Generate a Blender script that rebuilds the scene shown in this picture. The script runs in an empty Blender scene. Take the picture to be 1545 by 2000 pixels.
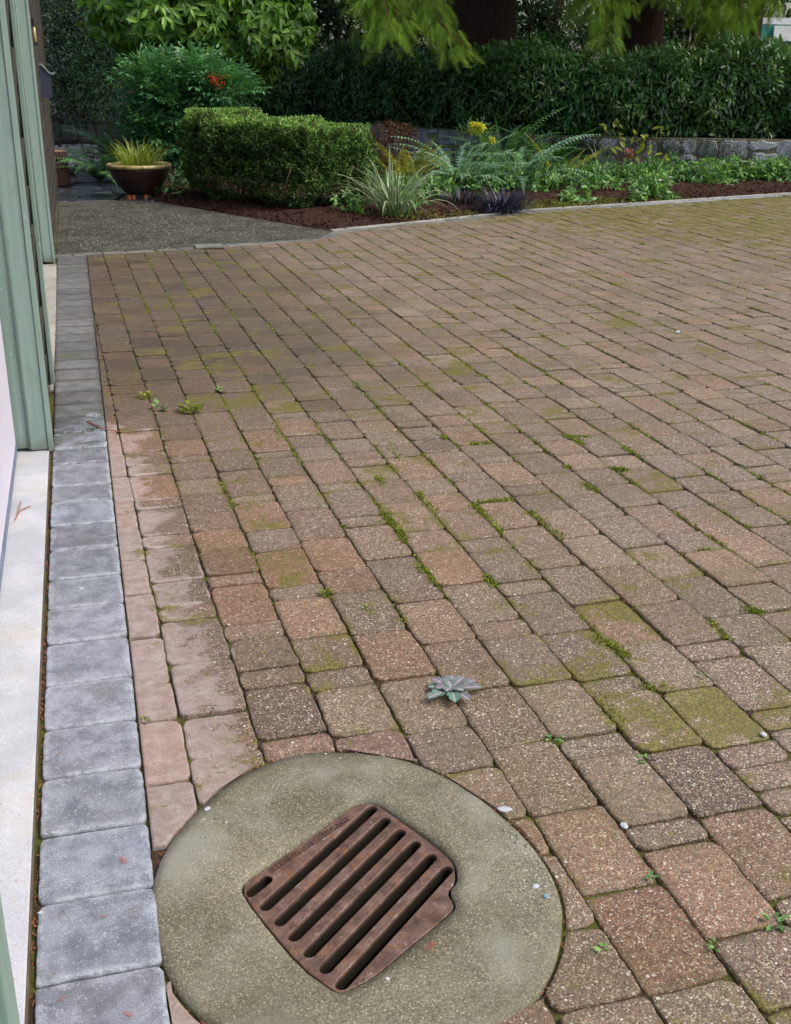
import bpy, bmesh, math, random
import numpy as np
from mathutils import Matrix, Vector, noise

scene = bpy.context.scene
COL = scene.collection
rng = np.random.RandomState(7)
random.seed(7)

# ------------------------------------------------------------------ camera, world, sun
FPX = 2178.86                     # focal length in pixels of the 1545 x 2000 photograph
H = 1.5
M3 = ((0.964377, 0.090612, -0.24853), (-0.264397, 0.360274, -0.894593), (0.008478, 0.928435, 0.371397))
cam_d = bpy.data.cameras.new("camera")
cam = bpy.data.objects.new("camera", cam_d)
COL.objects.link(cam)
cam_d.sensor_fit = 'VERTICAL'
cam_d.sensor_height = 24.0
cam_d.lens = 24.0 * FPX / 2000.0
cam_d.clip_start = 0.05
cam_d.clip_end = 2000
cam.matrix_world = Matrix(((*M3[0], 0.0), (*M3[1], 0.0), (*M3[2], H), (0, 0, 0, 1)))
scene.camera = cam

SUN_EL, SUN_AZ = math.radians(52), math.radians(118)      # azimuth clockwise from +Y
world = bpy.data.worlds.new("World")
scene.world = world
world.use_nodes = True
wn = world.node_tree
wn.nodes.clear()
sky = wn.nodes.new('ShaderNodeTexSky')
sky.sky_type = 'NISHITA'
sky.sun_disc = False
sky.sun_elevation = SUN_EL
sky.sun_rotation = SUN_AZ
sky.air_density = 1.0
sky.dust_density = 4.0
sky.ozone_density = 1.0
bg = wn.nodes.new('ShaderNodeBackground')
bg.inputs['Strength'].default_value = 0.15
wo = wn.nodes.new('ShaderNodeOutputWorld')
wn.links.new(sky.outputs[0], bg.inputs[0])
wn.links.new(bg.outputs[0], wo.inputs[0])

sun_d = bpy.data.lights.new("sun", 'SUN')
sun_d.energy = 1.15
sun_d.angle = math.radians(14)
sun_d.color = (1.0, 0.95, 0.88)
sun = bpy.data.objects.new("sun", sun_d)
COL.objects.link(sun)
sd = Vector((math.sin(SUN_AZ) * math.cos(SUN_EL), math.cos(SUN_AZ) * math.cos(SUN_EL), math.sin(SUN_EL)))
sun.rotation_euler = sd.to_track_quat('Z', 'Y').to_euler()
sun.location = (4, 0, 12)

scene.view_settings.view_transform = 'Standard'
scene.view_settings.look = 'None'
scene.view_settings.exposure = 0.62
scene.view_settings.gamma = 1.0
scene.view_settings.use_curve_mapping = False
scene.render.engine = 'CYCLES'
scene.cycles.max_bounces = 6
scene.cycles.transparent_max_bounces = 4

# ------------------------------------------------------------------ survey helpers (photo measurements -> site metres)
_R = np.array([M3[0][0], M3[1][0], M3[2][0]])
_U = np.array([M3[0][1], M3[1][1], M3[2][1]])
_F = -np.array([M3[0][2], M3[1][2], M3[2][2]])
def _ray(x, y):
    return _F + _R * (x - 772.5) / FPX - _U * (y - 1000) / FPX
def G(x, y, z=0.0):
    d = _ray(x, y); t = (z - H) / d[2]
    return (t * d[0], t * d[1])
def AT(x, y, Y):
    d = _ray(x, y); t = Y / d[1]
    return (t * d[0], Y, H + t * d[2])
def pix(x, y, z=0.0):
    v = np.array([x, y, z - H]); w = v @ _F
    if w <= 0.01: return (-9999, -9999)
    return (772.5 + FPX * (v @ _R) / w, 1000 - FPX * (v @ _U) / w)

# ------------------------------------------------------------------ object helpers
def tag(o, label=None, cat=None, group=None, kind=None):
    if label: o['label'] = label
    if cat: o['category'] = cat
    if group: o['group'] = group
    if kind: o['kind'] = kind
    return o

def empty(name, loc=(0, 0, 0), label=None, cat=None, group=None, kind=None):
    o = bpy.data.objects.new(name, None)
    COL.objects.link(o)
    o.location = loc
    o.empty_display_size = 0.1
    return tag(o, label, cat, group, kind)

def link(name, me, mat=None, parent=None, loc=None, smooth=False):
    if mat is not None and not me.materials:
        me.materials.append(mat)
    if smooth and len(me.polygons):
        me.polygons.foreach_set('use_smooth', [True] * len(me.polygons))
    o = bpy.data.objects.new(name, me)
    COL.objects.link(o)
    if loc is not None: o.location = loc
    if parent is not None:
        o.parent = parent
        o.matrix_parent_inverse = Matrix.Translation(-Vector(parent.location)) if parent.rotation_euler.to_matrix().is_identity else parent_inv(parent)
    return o
def parent_inv(p):
    return (Matrix.Translation(p.location) @ p.rotation_euler.to_matrix().to_4x4()).inverted()

def pymesh(name, verts, faces, attrs=None):
    me = bpy.data.meshes.new(name)
    me.from_pydata([tuple(v) for v in verts], [], [tuple(f) for f in faces])
    me.update()
    for k, v in (attrs or {}).items():
        if k == 'tint':
            a = me.color_attributes.new('tint', 'FLOAT_COLOR', 'POINT')
            a.data.foreach_set('color', np.asarray(v, dtype=np.float32).ravel())
        else:
            a = me.attributes.new(k, 'FLOAT', 'POINT')
            a.data.foreach_set('value', np.asarray(v, dtype=np.float32).ravel())
    return me

def npmesh(name, V, Fs, val=None):
    """V (n,3); Fs list of int arrays (m,k) of polygons with k corners."""
    me = bpy.data.meshes.new(name)
    V = np.asarray(V, dtype=np.float32)
    me.vertices.add(len(V)); me.vertices.foreach_set('co', V.ravel())
    loops = np.concatenate([f.ravel() for f in Fs]).astype(np.int32)
    tot = np.concatenate([np.full(len(f), f.shape[1], dtype=np.int32) for f in Fs])
    st = np.concatenate([[0], np.cumsum(tot)[:-1]]).astype(np.int32)
    me.loops.add(len(loops)); me.loops.foreach_set('vertex_index', loops)
    me.polygons.add(len(tot)); me.polygons.foreach_set('loop_start', st); me.polygons.foreach_set('loop_total', tot)
    me.update(calc_edges=True)
    if val is not None:
        a = me.attributes.new('val', 'FLOAT', 'POINT')
        a.data.foreach_set('value', np.asarray(val, dtype=np.float32))
    return me

def scatter(name, tpl, P, D, N, S, val, W=None):
    """instances of a template (verts, quads, tris) placed at P, length axis D, face normal N, scale S."""
    tv, tq, tt = tpl
    P = np.asarray(P, float); D = np.asarray(D, float); N = np.asarray(N, float)
    n = len(P); S = np.broadcast_to(np.asarray(S, float), (n,)); W = S if W is None else np.broadcast_to(W, (n,))
    X = D / (np.linalg.norm(D, axis=1, keepdims=True) + 1e-9)
    Z = N - (N * X).sum(1, keepdims=True) * X
    Z = Z / (np.linalg.norm(Z, axis=1, keepdims=True) + 1e-9)
    Y = np.cross(Z, X)
    tv = np.asarray(tv, float)
    V = (P[:, None] + tv[None, :, 0:1] * S[:, None, None] * X[:, None]
         + tv[None, :, 1:2] * W[:, None, None] * Y[:, None] + tv[None, :, 2:3] * S[:, None, None] * Z[:, None]).reshape(-1, 3)
    k = len(tv); off = (np.arange(n) * k)[:, None, None]
    Fs = []
    if len(tq): Fs.append((np.asarray(tq)[None] + off).reshape(-1, 4))
    if len(tt): Fs.append((np.asarray(tt)[None] + off).reshape(-1, 3))
    return npmesh(name, V, Fs, np.repeat(val, k))

def rnd(*s): return rng.rand(*s)
def unit(n):
    v = rng.normal(size=(n, 3)); return v / np.linalg.norm(v, axis=1, keepdims=True)

# leaf templates: length along +x, width along y, curvature in z
LANCE = ([(0, 0, 0), (.3, .13, .03), (.3, 0, 0), (.3, -.13, .03), (.68, .11, -.0), (.68, 0, -.04), (.68, -.11, 0), (1, 0, -.12)],
         [(1, 4, 5, 2), (2, 5, 6, 3)], [(0, 1, 2), (0, 2, 3), (4, 7, 5), (5, 7, 6)])
OVAL = ([(0, 0, 0), (.25, .24, .05), (.25, 0, 0), (.25, -.24, .05), (.65, .24, .02), (.65, 0, -.04), (.65, -.24, .02), (1, 0, -.12)],
        [(1, 4, 5, 2), (2, 5, 6, 3)], [(0, 1, 2), (0, 2, 3), (4, 7, 5), (5, 7, 6)])
LEAFY = ([(0, 0, 0), (.22, .14, .04), (.22, 0, 0), (.22, -.14, .04), (.6, .17, .02), (.6, 0, -.03), (.6, -.17, .02), (1, 0, -.14)], OVAL[1], OVAL[2])
TINY = ([(0, 0, 0), (.5, .3, .06), (1, 0, 0), (.5, -.3, .06)], [], [(0, 1, 2), (0, 2, 3)])

def tube_np(pts, rad, seg=6, closed_end=True):
    """one tube through pts with radii rad -> verts, faces"""
    pts = [Vector(p) for p in pts]; V = []; F = []
    up = Vector((0.3, 0.2, 1)).normalized()
    for i, p in enumerate(pts):
        t = (pts[min(i + 1, len(pts) - 1)] - pts[max(i - 1, 0)]).normalized()
        a = t.cross(up)
        if a.length < 1e-3: a = t.cross(Vector((1, 0, 0)))
        a.normalize(); b = t.cross(a)
        r = rad[i] if hasattr(rad, '__len__') else rad
        for j in range(seg):
            w = 2 * math.pi * j / seg
            V.append(p + a * math.cos(w) * r + b * math.sin(w) * r)
    for i in range(len(pts) - 1):
        for j in range(seg):
            F.append((i * seg + j, i * seg + (j + 1) % seg, (i + 1) * seg + (j + 1) % seg, (i + 1) * seg + j))
    if closed_end:
        F.append(tuple(range(seg))[::-1]); F.append(tuple((len(pts) - 1) * seg + j for j in range(seg)))
    return V, F

class MB:
    def __init__(s): s.V = []; s.F = []
    def add(s, V, F):
        o = len(s.V); s.V += [tuple(v) for v in V]; s.F += [tuple(i + o for i in f) for f in F]
    def box(s, x0, x1, y0, y1, z0, z1):
        s.add([(x0, y0, z0), (x1, y0, z0), (x1, y1, z0), (x0, y1, z0), (x0, y0, z1), (x1, y0, z1), (x1, y1, z1), (x0, y1, z1)],
              [(3, 2, 1, 0), (4, 5, 6, 7), (0, 1, 5, 4), (1, 2, 6, 5), (2, 3, 7, 6), (3, 0, 4, 7)])
        return s
    def tube(s, pts, rad, seg=6):
        s.add(*tube_np(pts, rad, seg)); return s
    def build(s, name, mat, parent=None, smooth=False, bevel=0):
        me = pymesh(name, s.V, s.F)
        if bevel:
            bm = bmesh.new(); bm.from_mesh(me)
            bmesh.ops.bevel(bm, geom=list(bm.edges), offset=bevel, segments=2, affect='EDGES', profile=.6)
            bm.to_mesh(me); bm.free()
        return link(name, me, mat, parent, smooth=smooth)

# ------------------------------------------------------------------ materials
class NT:
    def __init__(s, name):
        s.m = bpy.data.materials.new(name); s.m.use_nodes = True
        s.t = s.m.node_tree; s.t.nodes.clear()
        s.out = s.t.nodes.new('ShaderNodeOutputMaterial')
        s.geo = s.t.nodes.new('ShaderNodeNewGeometry')
        s.pos = s.geo.outputs['Position']
    def n(s, typ, **kw):
        nd = s.t.nodes.new(typ)
        for k, v in kw.items(): setattr(nd, k, v)
        return nd
    def set(s, sock, v):
        if hasattr(v, 'links'): s.t.links.new(v, sock)
        else:
            if hasattr(sock.default_value, '__len__') and not hasattr(v, '__len__'): v = [v] * len(sock.default_value)
            if hasattr(v, '__len__') and len(v) == 3 and len(sock.default_value) == 4: v = (*v, 1)
            sock.default_value = v
    def noise(s, scale, detail=3, rough=.55, vec=None, dist=0):
        nd = s.n('ShaderNodeTexNoise'); s.set(nd.inputs['Vector'], vec or s.pos)
        nd.inputs['Scale'].default_value = scale; nd.inputs['Detail'].default_value = detail
        nd.inputs['Roughness'].default_value = rough; nd.inputs['Distortion'].default_value = dist
        return nd.outputs['Fac']
    def vor(s, scale, vec=None, feature='F1', rnd=1.0):
        nd = s.n('ShaderNodeTexVoronoi', feature=feature); s.set(nd.inputs['Vector'], vec or s.pos)
        nd.inputs['Scale'].default_value = scale; nd.inputs['Randomness'].default_value = rnd
        return nd
    def math(s, op, a, b=0.0, clamp=False):
        nd = s.n('ShaderNodeMath', operation=op, use_clamp=clamp); s.set(nd.inputs[0], a); s.set(nd.inputs[1], b)
        return nd.outputs[0]
    def ss(s, v, a, b, lo=0.0, hi=1.0):
        nd = s.n('ShaderNodeMapRange', interpolation_type='SMOOTHSTEP')
        s.set(nd.inputs[0], v); s.set(nd.inputs[1], a); s.set(nd.inputs[2], b); s.set(nd.inputs[3], lo); s.set(nd.inputs[4], hi)
        return nd.outputs[0]
    def mix(s, f, a, b, mode='MIX'):
        nd = s.n('ShaderNodeMix', data_type='RGBA', blend_type=mode)
        s.set(nd.inputs[0], f); s.set(nd.inputs[6], a); s.set(nd.inputs[7], b)
        return nd.outputs[2]
    def ramp(s, v, stops):
        nd = s.n('ShaderNodeValToRGB'); s.set(nd.inputs[0], v)
        e = nd.color_ramp.elements
        while len(e) < len(stops): e.new(0.5)
        for el, (p, c) in zip(e, stops):
            el.position = p; el.color = (*c, 1)
        return nd.outputs[0]
    def attr(s, name, typ='Fac'):
        nd = s.n('ShaderNodeAttribute', attribute_name=name); return nd.outputs[typ]
    def sep(s, v=None):
        nd = s.n('ShaderNodeSeparateXYZ'); s.set(nd.inputs[0], v or s.pos); return nd.outputs
    def scaled(s, v):
        nd = s.n('ShaderNodeVectorMath', operation='MULTIPLY'); s.set(nd.inputs[0], s.pos); nd.inputs[1].default_value = v
        return nd.outputs[0]
    def bump(s, h, strength=.5, dist=.002, prev=None):
        nd = s.n('ShaderNodeBump'); s.set(nd.inputs['Height'], h)
        nd.inputs['Strength'].default_value = strength; nd.inputs['Distance'].default_value = dist
        if prev is not None: s.set(nd.inputs['Normal'], prev)
        return nd.outputs[0]
    def done(s, color, rough=.7, normal=None, spec=.5, metal=0.0, trans=0.0, tcol=None, extra=None):
        p = s.n('ShaderNodeBsdfPrincipled')
        s.set(p.inputs['Base Color'], color); s.set(p.inputs['Roughness'], rough)
        s.set(p.inputs['Specular IOR Level'], spec); s.set(p.inputs['Metallic'], metal)
        if normal is not None: s.set(p.inputs['Normal'], normal)
        for k, v in (extra or {}).items(): s.set(p.inputs[k], v)
        sh = p.outputs[0]
        if trans:
            t = s.n('ShaderNodeBsdfTranslucent'); s.set(t.inputs[0], tcol if tcol is not None else color)
            mx = s.n('ShaderNodeMixShader'); mx.inputs[0].default_value = trans
            s.t.links.new(sh, mx.inputs[1]); s.t.links.new(t.outputs[0], mx.inputs[2]); sh = mx.outputs[0]
        s.t.links.new(sh, s.out.inputs[0])
        return s.m

def leaf_mat(name, dark, light, rough=.45, trans=.25, spec=.5, spots=None, big=None):
    m = NT(name)
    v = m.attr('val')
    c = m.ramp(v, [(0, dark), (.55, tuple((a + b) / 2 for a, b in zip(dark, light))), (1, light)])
    if big is not None:
        c = m.mix(m.ss(m.noise(big[0], 2), .45, .65), c, big[1])
    if spots is not None:
        sp = m.noise(spots[0], 2, .7)
        c = m.mix(m.ss(sp, spots[1], spots[1] + .06), c, spots[2])
    tc = m.mix(1.0, c, (1.5, 1.6, .7), 'MULTIPLY')
    return m.done(c, rough, None, spec, trans=trans, tcol=tc)

def plain(name, c, rough=.7, var=.25, scale=8, spec=.4, bump=None, metal=0, streak=None):
    m = NT(name)
    vec = m.scaled(streak) if streak else None
    nz = m.noise(scale, 5, .6, vec=vec)
    d = tuple(x * (1 - var) for x in c); l = tuple(min(1, x * (1 + var)) for x in c)
    col = m.ramp(nz, [(.3, d), (.7, l)])
    nrm = m.bump(m.noise(bump[0], 4, .6, vec=vec), bump[1], bump[2]) if bump else None
    return m.done(col, rough, nrm, spec, metal)

# --- pavers: worn tumbled concrete with exposed aggregate, moss, damp and dry zones
def paver_material():
    m = NT('worn_paver')
    x, y, z = m.sep()
    rim = m.attr('rim'); tint = m.attr('tint', 'Color'); expo = m.attr('expo'); moss = m.attr('moss')
    big = m.noise(7, 4, .6)
    fine = m.noise(420, 3, .7)
    mid = m.noise(60, 4, .65)
    base = m.mix(m.ss(mid, .3, .7), m.mix(1, tint, (.66, .66, .66), 'MULTIPLY'), m.mix(1, tint, (1.36, 1.34, 1.32), 'MULTIPLY'))
    base = m.mix(m.ss(fine, .34, .64), m.mix(1, base, (.42, .40, .37), 'MULTIPLY'), m.mix(1, base, (1.62, 1.6, 1.56), 'MULTIPLY'))
    base = m.mix(m.ss(m.noise(210, 2, .5), .40, .30), base, m.mix(1, base, (.45, .43, .4), 'MULTIPLY'))
    # exposed stones of two sizes
    dry0 = m.math('ADD', x, m.math('ADD', m.math('MULTIPLY', m.math('SUBTRACT', m.noise(6.5, 6, .72), .5), .62), m.math('MULTIPLY', m.math('SUBTRACT', m.noise(60, 3, .7), .5), .05)))
    lim = m.ss(y, 4.75, 5.5, .155, -.6)
    lim = m.math('ADD', lim, m.ss(y, 2.2, 4.4, .06, .0))
    lim = m.math('ADD', lim, m.math('MULTIPLY', m.math('POWER', rim, 2.0), m.ss(y, 4.6, 5.2, .07, 0)))
    dry = m.ss(m.math('SUBTRACT', lim, dry0), -.015, .035)
    stone_cols = [(0, (.09, .075, .05)), (.2, (.33, .25, .15)), (.4, (.42, .37, .26)), (.55, (.13, .12, .10)), (.75, (.30, .19, .11)), (.90, (.50, .45, .34)), (1, (.66, .63, .56))]
    e2 = m.math('MULTIPLY', expo, m.math('SUBTRACT', 1.0, m.math('MULTIPLY', dry, .85)))
    for sc, th, sd_ in ((240, .46, .32), (150, .44, .3), (88, .38, .14)):
        v = m.vor(sc)
        cellr = m.sep(v.outputs['Color'])
        keep = m.math('LESS_THAN', cellr[0], m.math('MULTIPLY', e2, 1.1 if sc > 100 else .55))
        shp = m.ss(v.outputs['Distance'], th - .14, th, 1, 0)
        base = m.mix(m.math('MULTIPLY', m.math('MULTIPLY', keep, shp), .95), base, m.ramp(cellr[1], stone_cols))
    # water lies longer on the far left of the field
    wz_ = m.math('MULTIPLY', m.ss(m.math('ADD', x, m.math('MULTIPLY', m.math('SUBTRACT', m.noise(1.6, 5, .65), .5), 2.2)), 2.3, .9), m.ss(m.math('ADD', y, m.math('MULTIPLY', m.noise(2.5, 4, .6), 1.2)), 4.9, 6.6))
    base = m.mix(m.math('MULTIPLY', wz_, 1.0), base, m.mix(1, base, (.50, .51, .48), 'MULTIPLY'))
    # dry, paler, cleaner zone under the eave
    dcol = m.mix(m.ss(m.noise(26, 4, .7), .35, .7), (.235, .185, .165), (.36, .315, .295))
    dcol = m.mix(m.ss(fine, .3, .7), m.mix(1, dcol, (.8, .8, .8), 'MULTIPLY'), m.mix(1, dcol, (1.2, 1.2, 1.2), 'MULTIPLY'))
    dcol = m.mix(.25, dcol, m.mix(1, tint, (2.0, 1.95, 1.95), 'MULTIPLY'))
    base = m.mix(dry, base, dcol)
    # moss: on mossy pavers, far right corner, faint film elsewhere
    mz = m.math('ADD', m.math('ADD', m.math('MULTIPLY', m.noise(4.5, 7, .75), 2.3), -.65), m.math('MULTIPLY', m.noise(90, 3, .7), .4))
    far = m.math('MULTIPLY', m.ss(m.math('ADD', m.math('MULTIPLY', x, .55), m.math('MULTIPLY', y, .42)), 6.1, 8.0), .33)
    film = m.math('MULTIPLY', m.ss(y, 3.0, 6.5), .06)
    amt = m.math('ADD', m.math('ADD', far, film), m.math('MULTIPLY', moss, .33))
    amt = m.math('ADD', amt, m.math('MULTIPLY', m.math('POWER', rim, 2.0), .13))
    mm = m.ss(m.math('ADD', mz, amt), .90, 1.08)
    dirt = m.math('MULTIPLY', m.math('MULTIPLY', m.math('POWER', rim, 2.5), m.ss(m.noise(22, 4, .7), .25, .6)), m.ss(y, 3.0, 5.5, .30, .55))
    base = m.mix(dirt, base, m.mix(dry, (.05, .038, .022), (.40, .36, .33)))
    mcol = m.ramp(m.noise(150, 3, .7), [(.3, (.045, .045, .010)), (.5, (.12, .11, .018)), (.75, (.32, .28, .03))])
    stain = m.math('MULTIPLY', m.ss(m.math('ADD', m.noise(1.7, 5, .7), m.math('MULTIPLY', m.noise(45, 3, .7), .25)), .56, .78), m.math('MULTIPLY', m.math('SUBTRACT', 1.0, dry), .34))
    base = m.mix(stain, base, (.095, .080, .022))
    base = m.mix(m.math('MULTIPLY', mm, .85), base, mcol)
    h = m.math('ADD', m.math('MULTIPLY', m.noise(230, 4, .7), 1.0), m.math('MULTIPLY', m.vor(185).outputs['Distance'], -.7))
    nrm = m.bump(h, .8, .0022)
    nrm = m.bump(m.noise(28, 3, .6), .35, .006, nrm)
    rough = m.math('ADD', m.ss(big, .3, .7, .48, .68), m.math('MULTIPLY', dry, .2))
    return m.done(base, rough, nrm, .42)

def edging_material():
    m = NT('grey_edging_block')
    x, y, z = m.sep()
    tint = m.attr('tint', 'Color')
    fine = m.noise(380, 3, .7); mid = m.noise(14, 5, .65); sm = m.noise(70, 4, .7)
    damp = m.mix(m.ss(mid, .3, .7), (.085, .088, .084), (.165, .168, .160))
    damp = m.mix(m.math('MULTIPLY', m.math('POWER', m.attr('rim'), 2.0), .55), damp, (.045, .043, .036))
    dryc = m.mix(m.ss(mid, .32, .68), (.135, .150, .178), (.255, .275, .312))
    dryc = m.mix(m.math('MULTIPLY', m.ss(m.noise(6, 5, .75), .52, .62), .45), dryc, (.13, .125, .115))
    dryc = m.mix(m.math('MULTIPLY', m.ss(sm, .58, .72), .45), dryc, (.46, .48, .51))
    dryc = m.mix(1, dryc, tint, 'MULTIPLY'); damp = m.mix(1, damp, tint, 'MULTIPLY')
    rim = m.attr('rim')
    dryc = m.mix(m.math('MULTIPLY', m.math('MULTIPLY', m.math('POWER', rim, 2.8), m.ss(m.noise(30, 5, .75), .38, .62)), .7), dryc, (.39, .43, .47))
    f = m.math('ADD', y, m.math('MULTIPLY', m.math('SUBTRACT', m.noise(9, 6, .75), .5), 3.6))
    f = m.math('ADD', f, m.math('MULTIPLY', x, -1.2))
    wet = m.ss(f, 4.85, 5.15)
    c = m.mix(wet, dryc, damp)
    c = m.mix(m.ss(fine, .35, .68), m.mix(1, c, (.7, .7, .7), 'MULTIPLY'), m.mix(1, c, (1.3, 1.3, 1.3), 'MULTIPLY'))
    v = m.vor(150); cr = m.sep(v.outputs['Color'])
    sp = m.math('MULTIPLY', m.math('LESS_THAN', cr[0], .2), m.ss(v.outputs['Distance'], .25, .4, 1, 0))
    c = m.mix(m.math('MULTIPLY', sp, .4), c, (.5, .5, .5))
    c = m.mix(m.math('MULTIPLY', m.ss(m.noise(5, 4, .6), .56, .7), m.math('MULTIPLY', wet, .5)), c, (.09, .1, .035))
    nrm = m.bump(m.noise(240, 4, .7), .7, .002)
    nrm = m.bump(m.noise(24, 3, .6), .4, .006, nrm)
    return m.done(c, m.ss(wet, 0, 1, .82, .6), nrm, .4)

def concrete_material(name, c1, c2, speck=.5, stains=None, sc=260, specl=(.5, .48, .42), patch=None, amp=1.0, ring=False):
    m = NT(name)
    c = m.mix(m.ss(m.noise(3.2, 4, .6), .35, .65), c1, c2)
    c = m.mix(m.ss(m.noise(sc, 3, .75), .36, .66), m.mix(1, c, tuple(1 - q * amp for q in (.4, .4, .42)), 'MULTIPLY'), m.mix(1, c, tuple(1 + q * amp for q in (.42, .42, .4)), 'MULTIPLY'))
    v = m.vor(sc * .75); cr = m.sep(v.outputs['Color'])
    sp = m.math('MULTIPLY', m.math('LESS_THAN', cr[0], speck), m.ss(v.outputs['Distance'], .2, .42, 1, 0))
    c = m.mix(m.math('MULTIPLY', sp, .6), c, m.mix(cr[1], specl, tuple(q * .4 for q in specl)))
    if stains:
        c = m.mix(m.math('MULTIPLY', m.ss(m.noise(stains[0], 5, .65, dist=.6), .52, .66), stains[1]), c, stains[2])
    if patch:
        c = m.mix(m.math('MULTIPLY', m.ss(m.noise(patch[0], 3, .5, dist=.4), .5, .72), patch[1]), c, patch[2])
    if ring:
        x, y, z = m.sep()
        dd = m.math('SQRT', m.math('ADD', m.math('POWER', m.math('SUBTRACT', x, .4005), 2.0), m.math('POWER', m.math('SUBTRACT', y, 1.7407), 2.0)))
        e_ = m.ss(m.math('ADD', dd, m.math('MULTIPLY', m.math('SUBTRACT', m.noise(20, 5, .7), .5), .10)), .375, .43)
        c = m.mix(m.math('MULTIPLY', e_, .32), c, (.085, .080, .042))
    nrm = m.bump(m.noise(sc, 4, .7), .7 * amp, .0016)
    nrm = m.bump(m.noise(14, 3, .6), .3, .006, nrm)
    return m.done(c, .78, nrm, .35)

M = {}
M['paver'] = paver_material()
M['edging'] = edging_material()
M['collar'] = concrete_material('green_stained_concrete', (.125, .115, .075), (.195, .182, .130), .8, (4.0, .6, (.090, .088, .048)), 230, (.56, .52, .36), (4.2, .55, (.31, .32, .28)), ring=True)
M['sill'] = concrete_material('pale_sill_concrete', (.39, .41, .44), (.50, .52, .55), .06, (4.5, .4, (.42, .38, .30)), 300, (.24, .22, .2), None, .35)
M['aggregate'] = concrete_material('wet_exposed_aggregate', (.040, .039, .031), (.075, .072, .054), .62, (2.0, .6, (.034, .036, .018)), 46, (.60, .58, .50))
M['curb'] = concrete_material('curb_concrete', (.28, .27, .24), (.38, .36, .32), .4, (6, .5, (.14, .15, .08)), 180)
m_ = NT('joint_sand')
c_ = m_.ramp(m_.noise(110, 4, .7), [(.3, (.022, .015, .011)), (.6, (.065, .042, .028)), (.8, (.13, .075, .05))])
c_ = m_.mix(m_.math('MULTIPLY', m_.ss(m_.noise(3.0, 5, .7), .42, .55), .9), c_, m_.ramp(m_.noise(160, 2), [(.3, (.04, .05, .008)), (.7, (.12, .14, .02))]))
M['sand'] = m_.done(c_, .9, m_.bump(m_.noise(180, 4, .7), .8, .004), .2)
m_ = NT('bark_mulch')
c_ = m_.ramp(m_.noise(38, 5, .7, vec=m_.scaled((1, 1.6, 1))), [(.3, (.025, .010, .007)), (.5, (.048, .020, .013)), (.68, (.10, .038, .022)), (.8, (.16, .075, .045))])
M['mulch'] = m_.done(c_, .85, m_.bump(m_.noise(60, 5, .7), .9, .02), .25)
M['soil'] = plain('dark_soil', (.035, .026, .016), .95, .4, 12, bump=(40, .8, .02))
m_ = NT('rusty_cast_iron')
c_ = m_.ramp(m_.noise(26, 5, .65), [(.28, (.055, .030, .022)), (.5, (.14, .080, .060)), (.7, (.23, .150, .120)), (.85, (.32, .24, .19))])
c_ = m_.mix(m_.math('MULTIPLY', m_.ss(m_.noise(34, 5, .75), .54, .64), .7), c_, (.23, .10, .03))
c_ = m_.mix(m_.math('MULTIPLY', m_.ss(m_.noise(55, 4, .7), .60, .68), .6), c_, (.36, .30, .25))
c_ = m_.mix(m_.ss(m_.noise(330, 3, .7), .36, .66), m_.mix(1, c_, (.6, .6, .6), 'MULTIPLY'), m_.mix(1, c_, (1.3, 1.3, 1.3), 'MULTIPLY'))
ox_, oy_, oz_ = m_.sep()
c_ = m_.mix(m_.ss(oz_, -.016, -.004), (.022, .017, .012), c_)  # iron fades to near-black below the top, painting shade into the slots
M['iron'] = m_.done(c_, .55, m_.bump(m_.noise(260, 4, .7), .7, .0015), .5, .15)
M['stripiron'] = plain('brown_rust', (.060, .030, .022), .75, .5, 60, bump=(200, .5, .001))
M['grit'] = leaf_mat('grit_stone', (.12, .11, .09), (.50, .48, .42), .6, 0)
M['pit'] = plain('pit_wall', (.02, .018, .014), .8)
m_ = NT('green_painted_wood')
g1 = m_.noise(3, 4, .6, vec=m_.scaled((30, 30, 1.2)))
c_ = m_.mix(m_.ss(g1, .3, .7), (.20, .29, .245), (.245, .34, .29))
c_ = m_.mix(m_.ss(m_.noise(30, 2, .5, vec=m_.scaled((6, 6, 1))), .70, .73), c_, (.50, .60, .55))
c_ = m_.mix(m_.math('MULTIPLY', m_.ss(m_.noise(9, 5, .7, vec=m_.scaled((3, 3, 1))), .5, .7), .35), c_, (.16, .22, .185))
bx__, by__, bz__ = m_.sep()
c_ = m_.mix(m_.math('MULTIPLY', m_.ss(m_.math('ADD', bz__, m_.math('MULTIPLY', m_.noise(25, 4, .7), .12)), .16, .05), .6), c_, (.10, .11, .075))
M['green'] = m_.done(c_, .5, m_.bump(m_.noise(4, 4, .6, vec=m_.scaled((60, 60, 1.5))), .35, .002), .45)
M['door'] = plain('lilac_white_door', (.60, .58, .66), .55, .06, 3, bump=(5, .15, .002), streak=(1, 1, 20))
M['rubber'] = plain('grey_rubber_seal', (.14, .17, .23), .6)
M['shingle'] = plain('brown_shingle', (.050, .043, .034), .8, .35, 5, bump=(6, .5, .004), streak=(20, 20, 1))
M['slate'] = plain('wet_slate', (.05, .06, .085), .12, .4, 6, spec=.7, bump=(12, .35, .01))
m_ = NT('granite_stone')
c_ = m_.mix(m_.ss(m_.noise(3.5, 4, .6), .3, .7), (.20, .21, .215), (.46, .475, .48))
c_ = m_.mix(m_.ss(m_.noise(60, 4, .75), .35, .68), m_.mix(1, c_, (.5, .5, .5), 'MULTIPLY'), m_.mix(1, c_, (1.5, 1.5, 1.5), 'MULTIPLY'))
c_ = m_.mix(m_.math('MULTIPLY', m_.ss(m_.noise(2.2, 5, .6), .5, .62), .6), c_, (.085, .085, .045))
M['granite'] = m_.done(c_, .75, m_.bump(m_.noise(45, 5, .7), .8, .015), .4)
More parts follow.
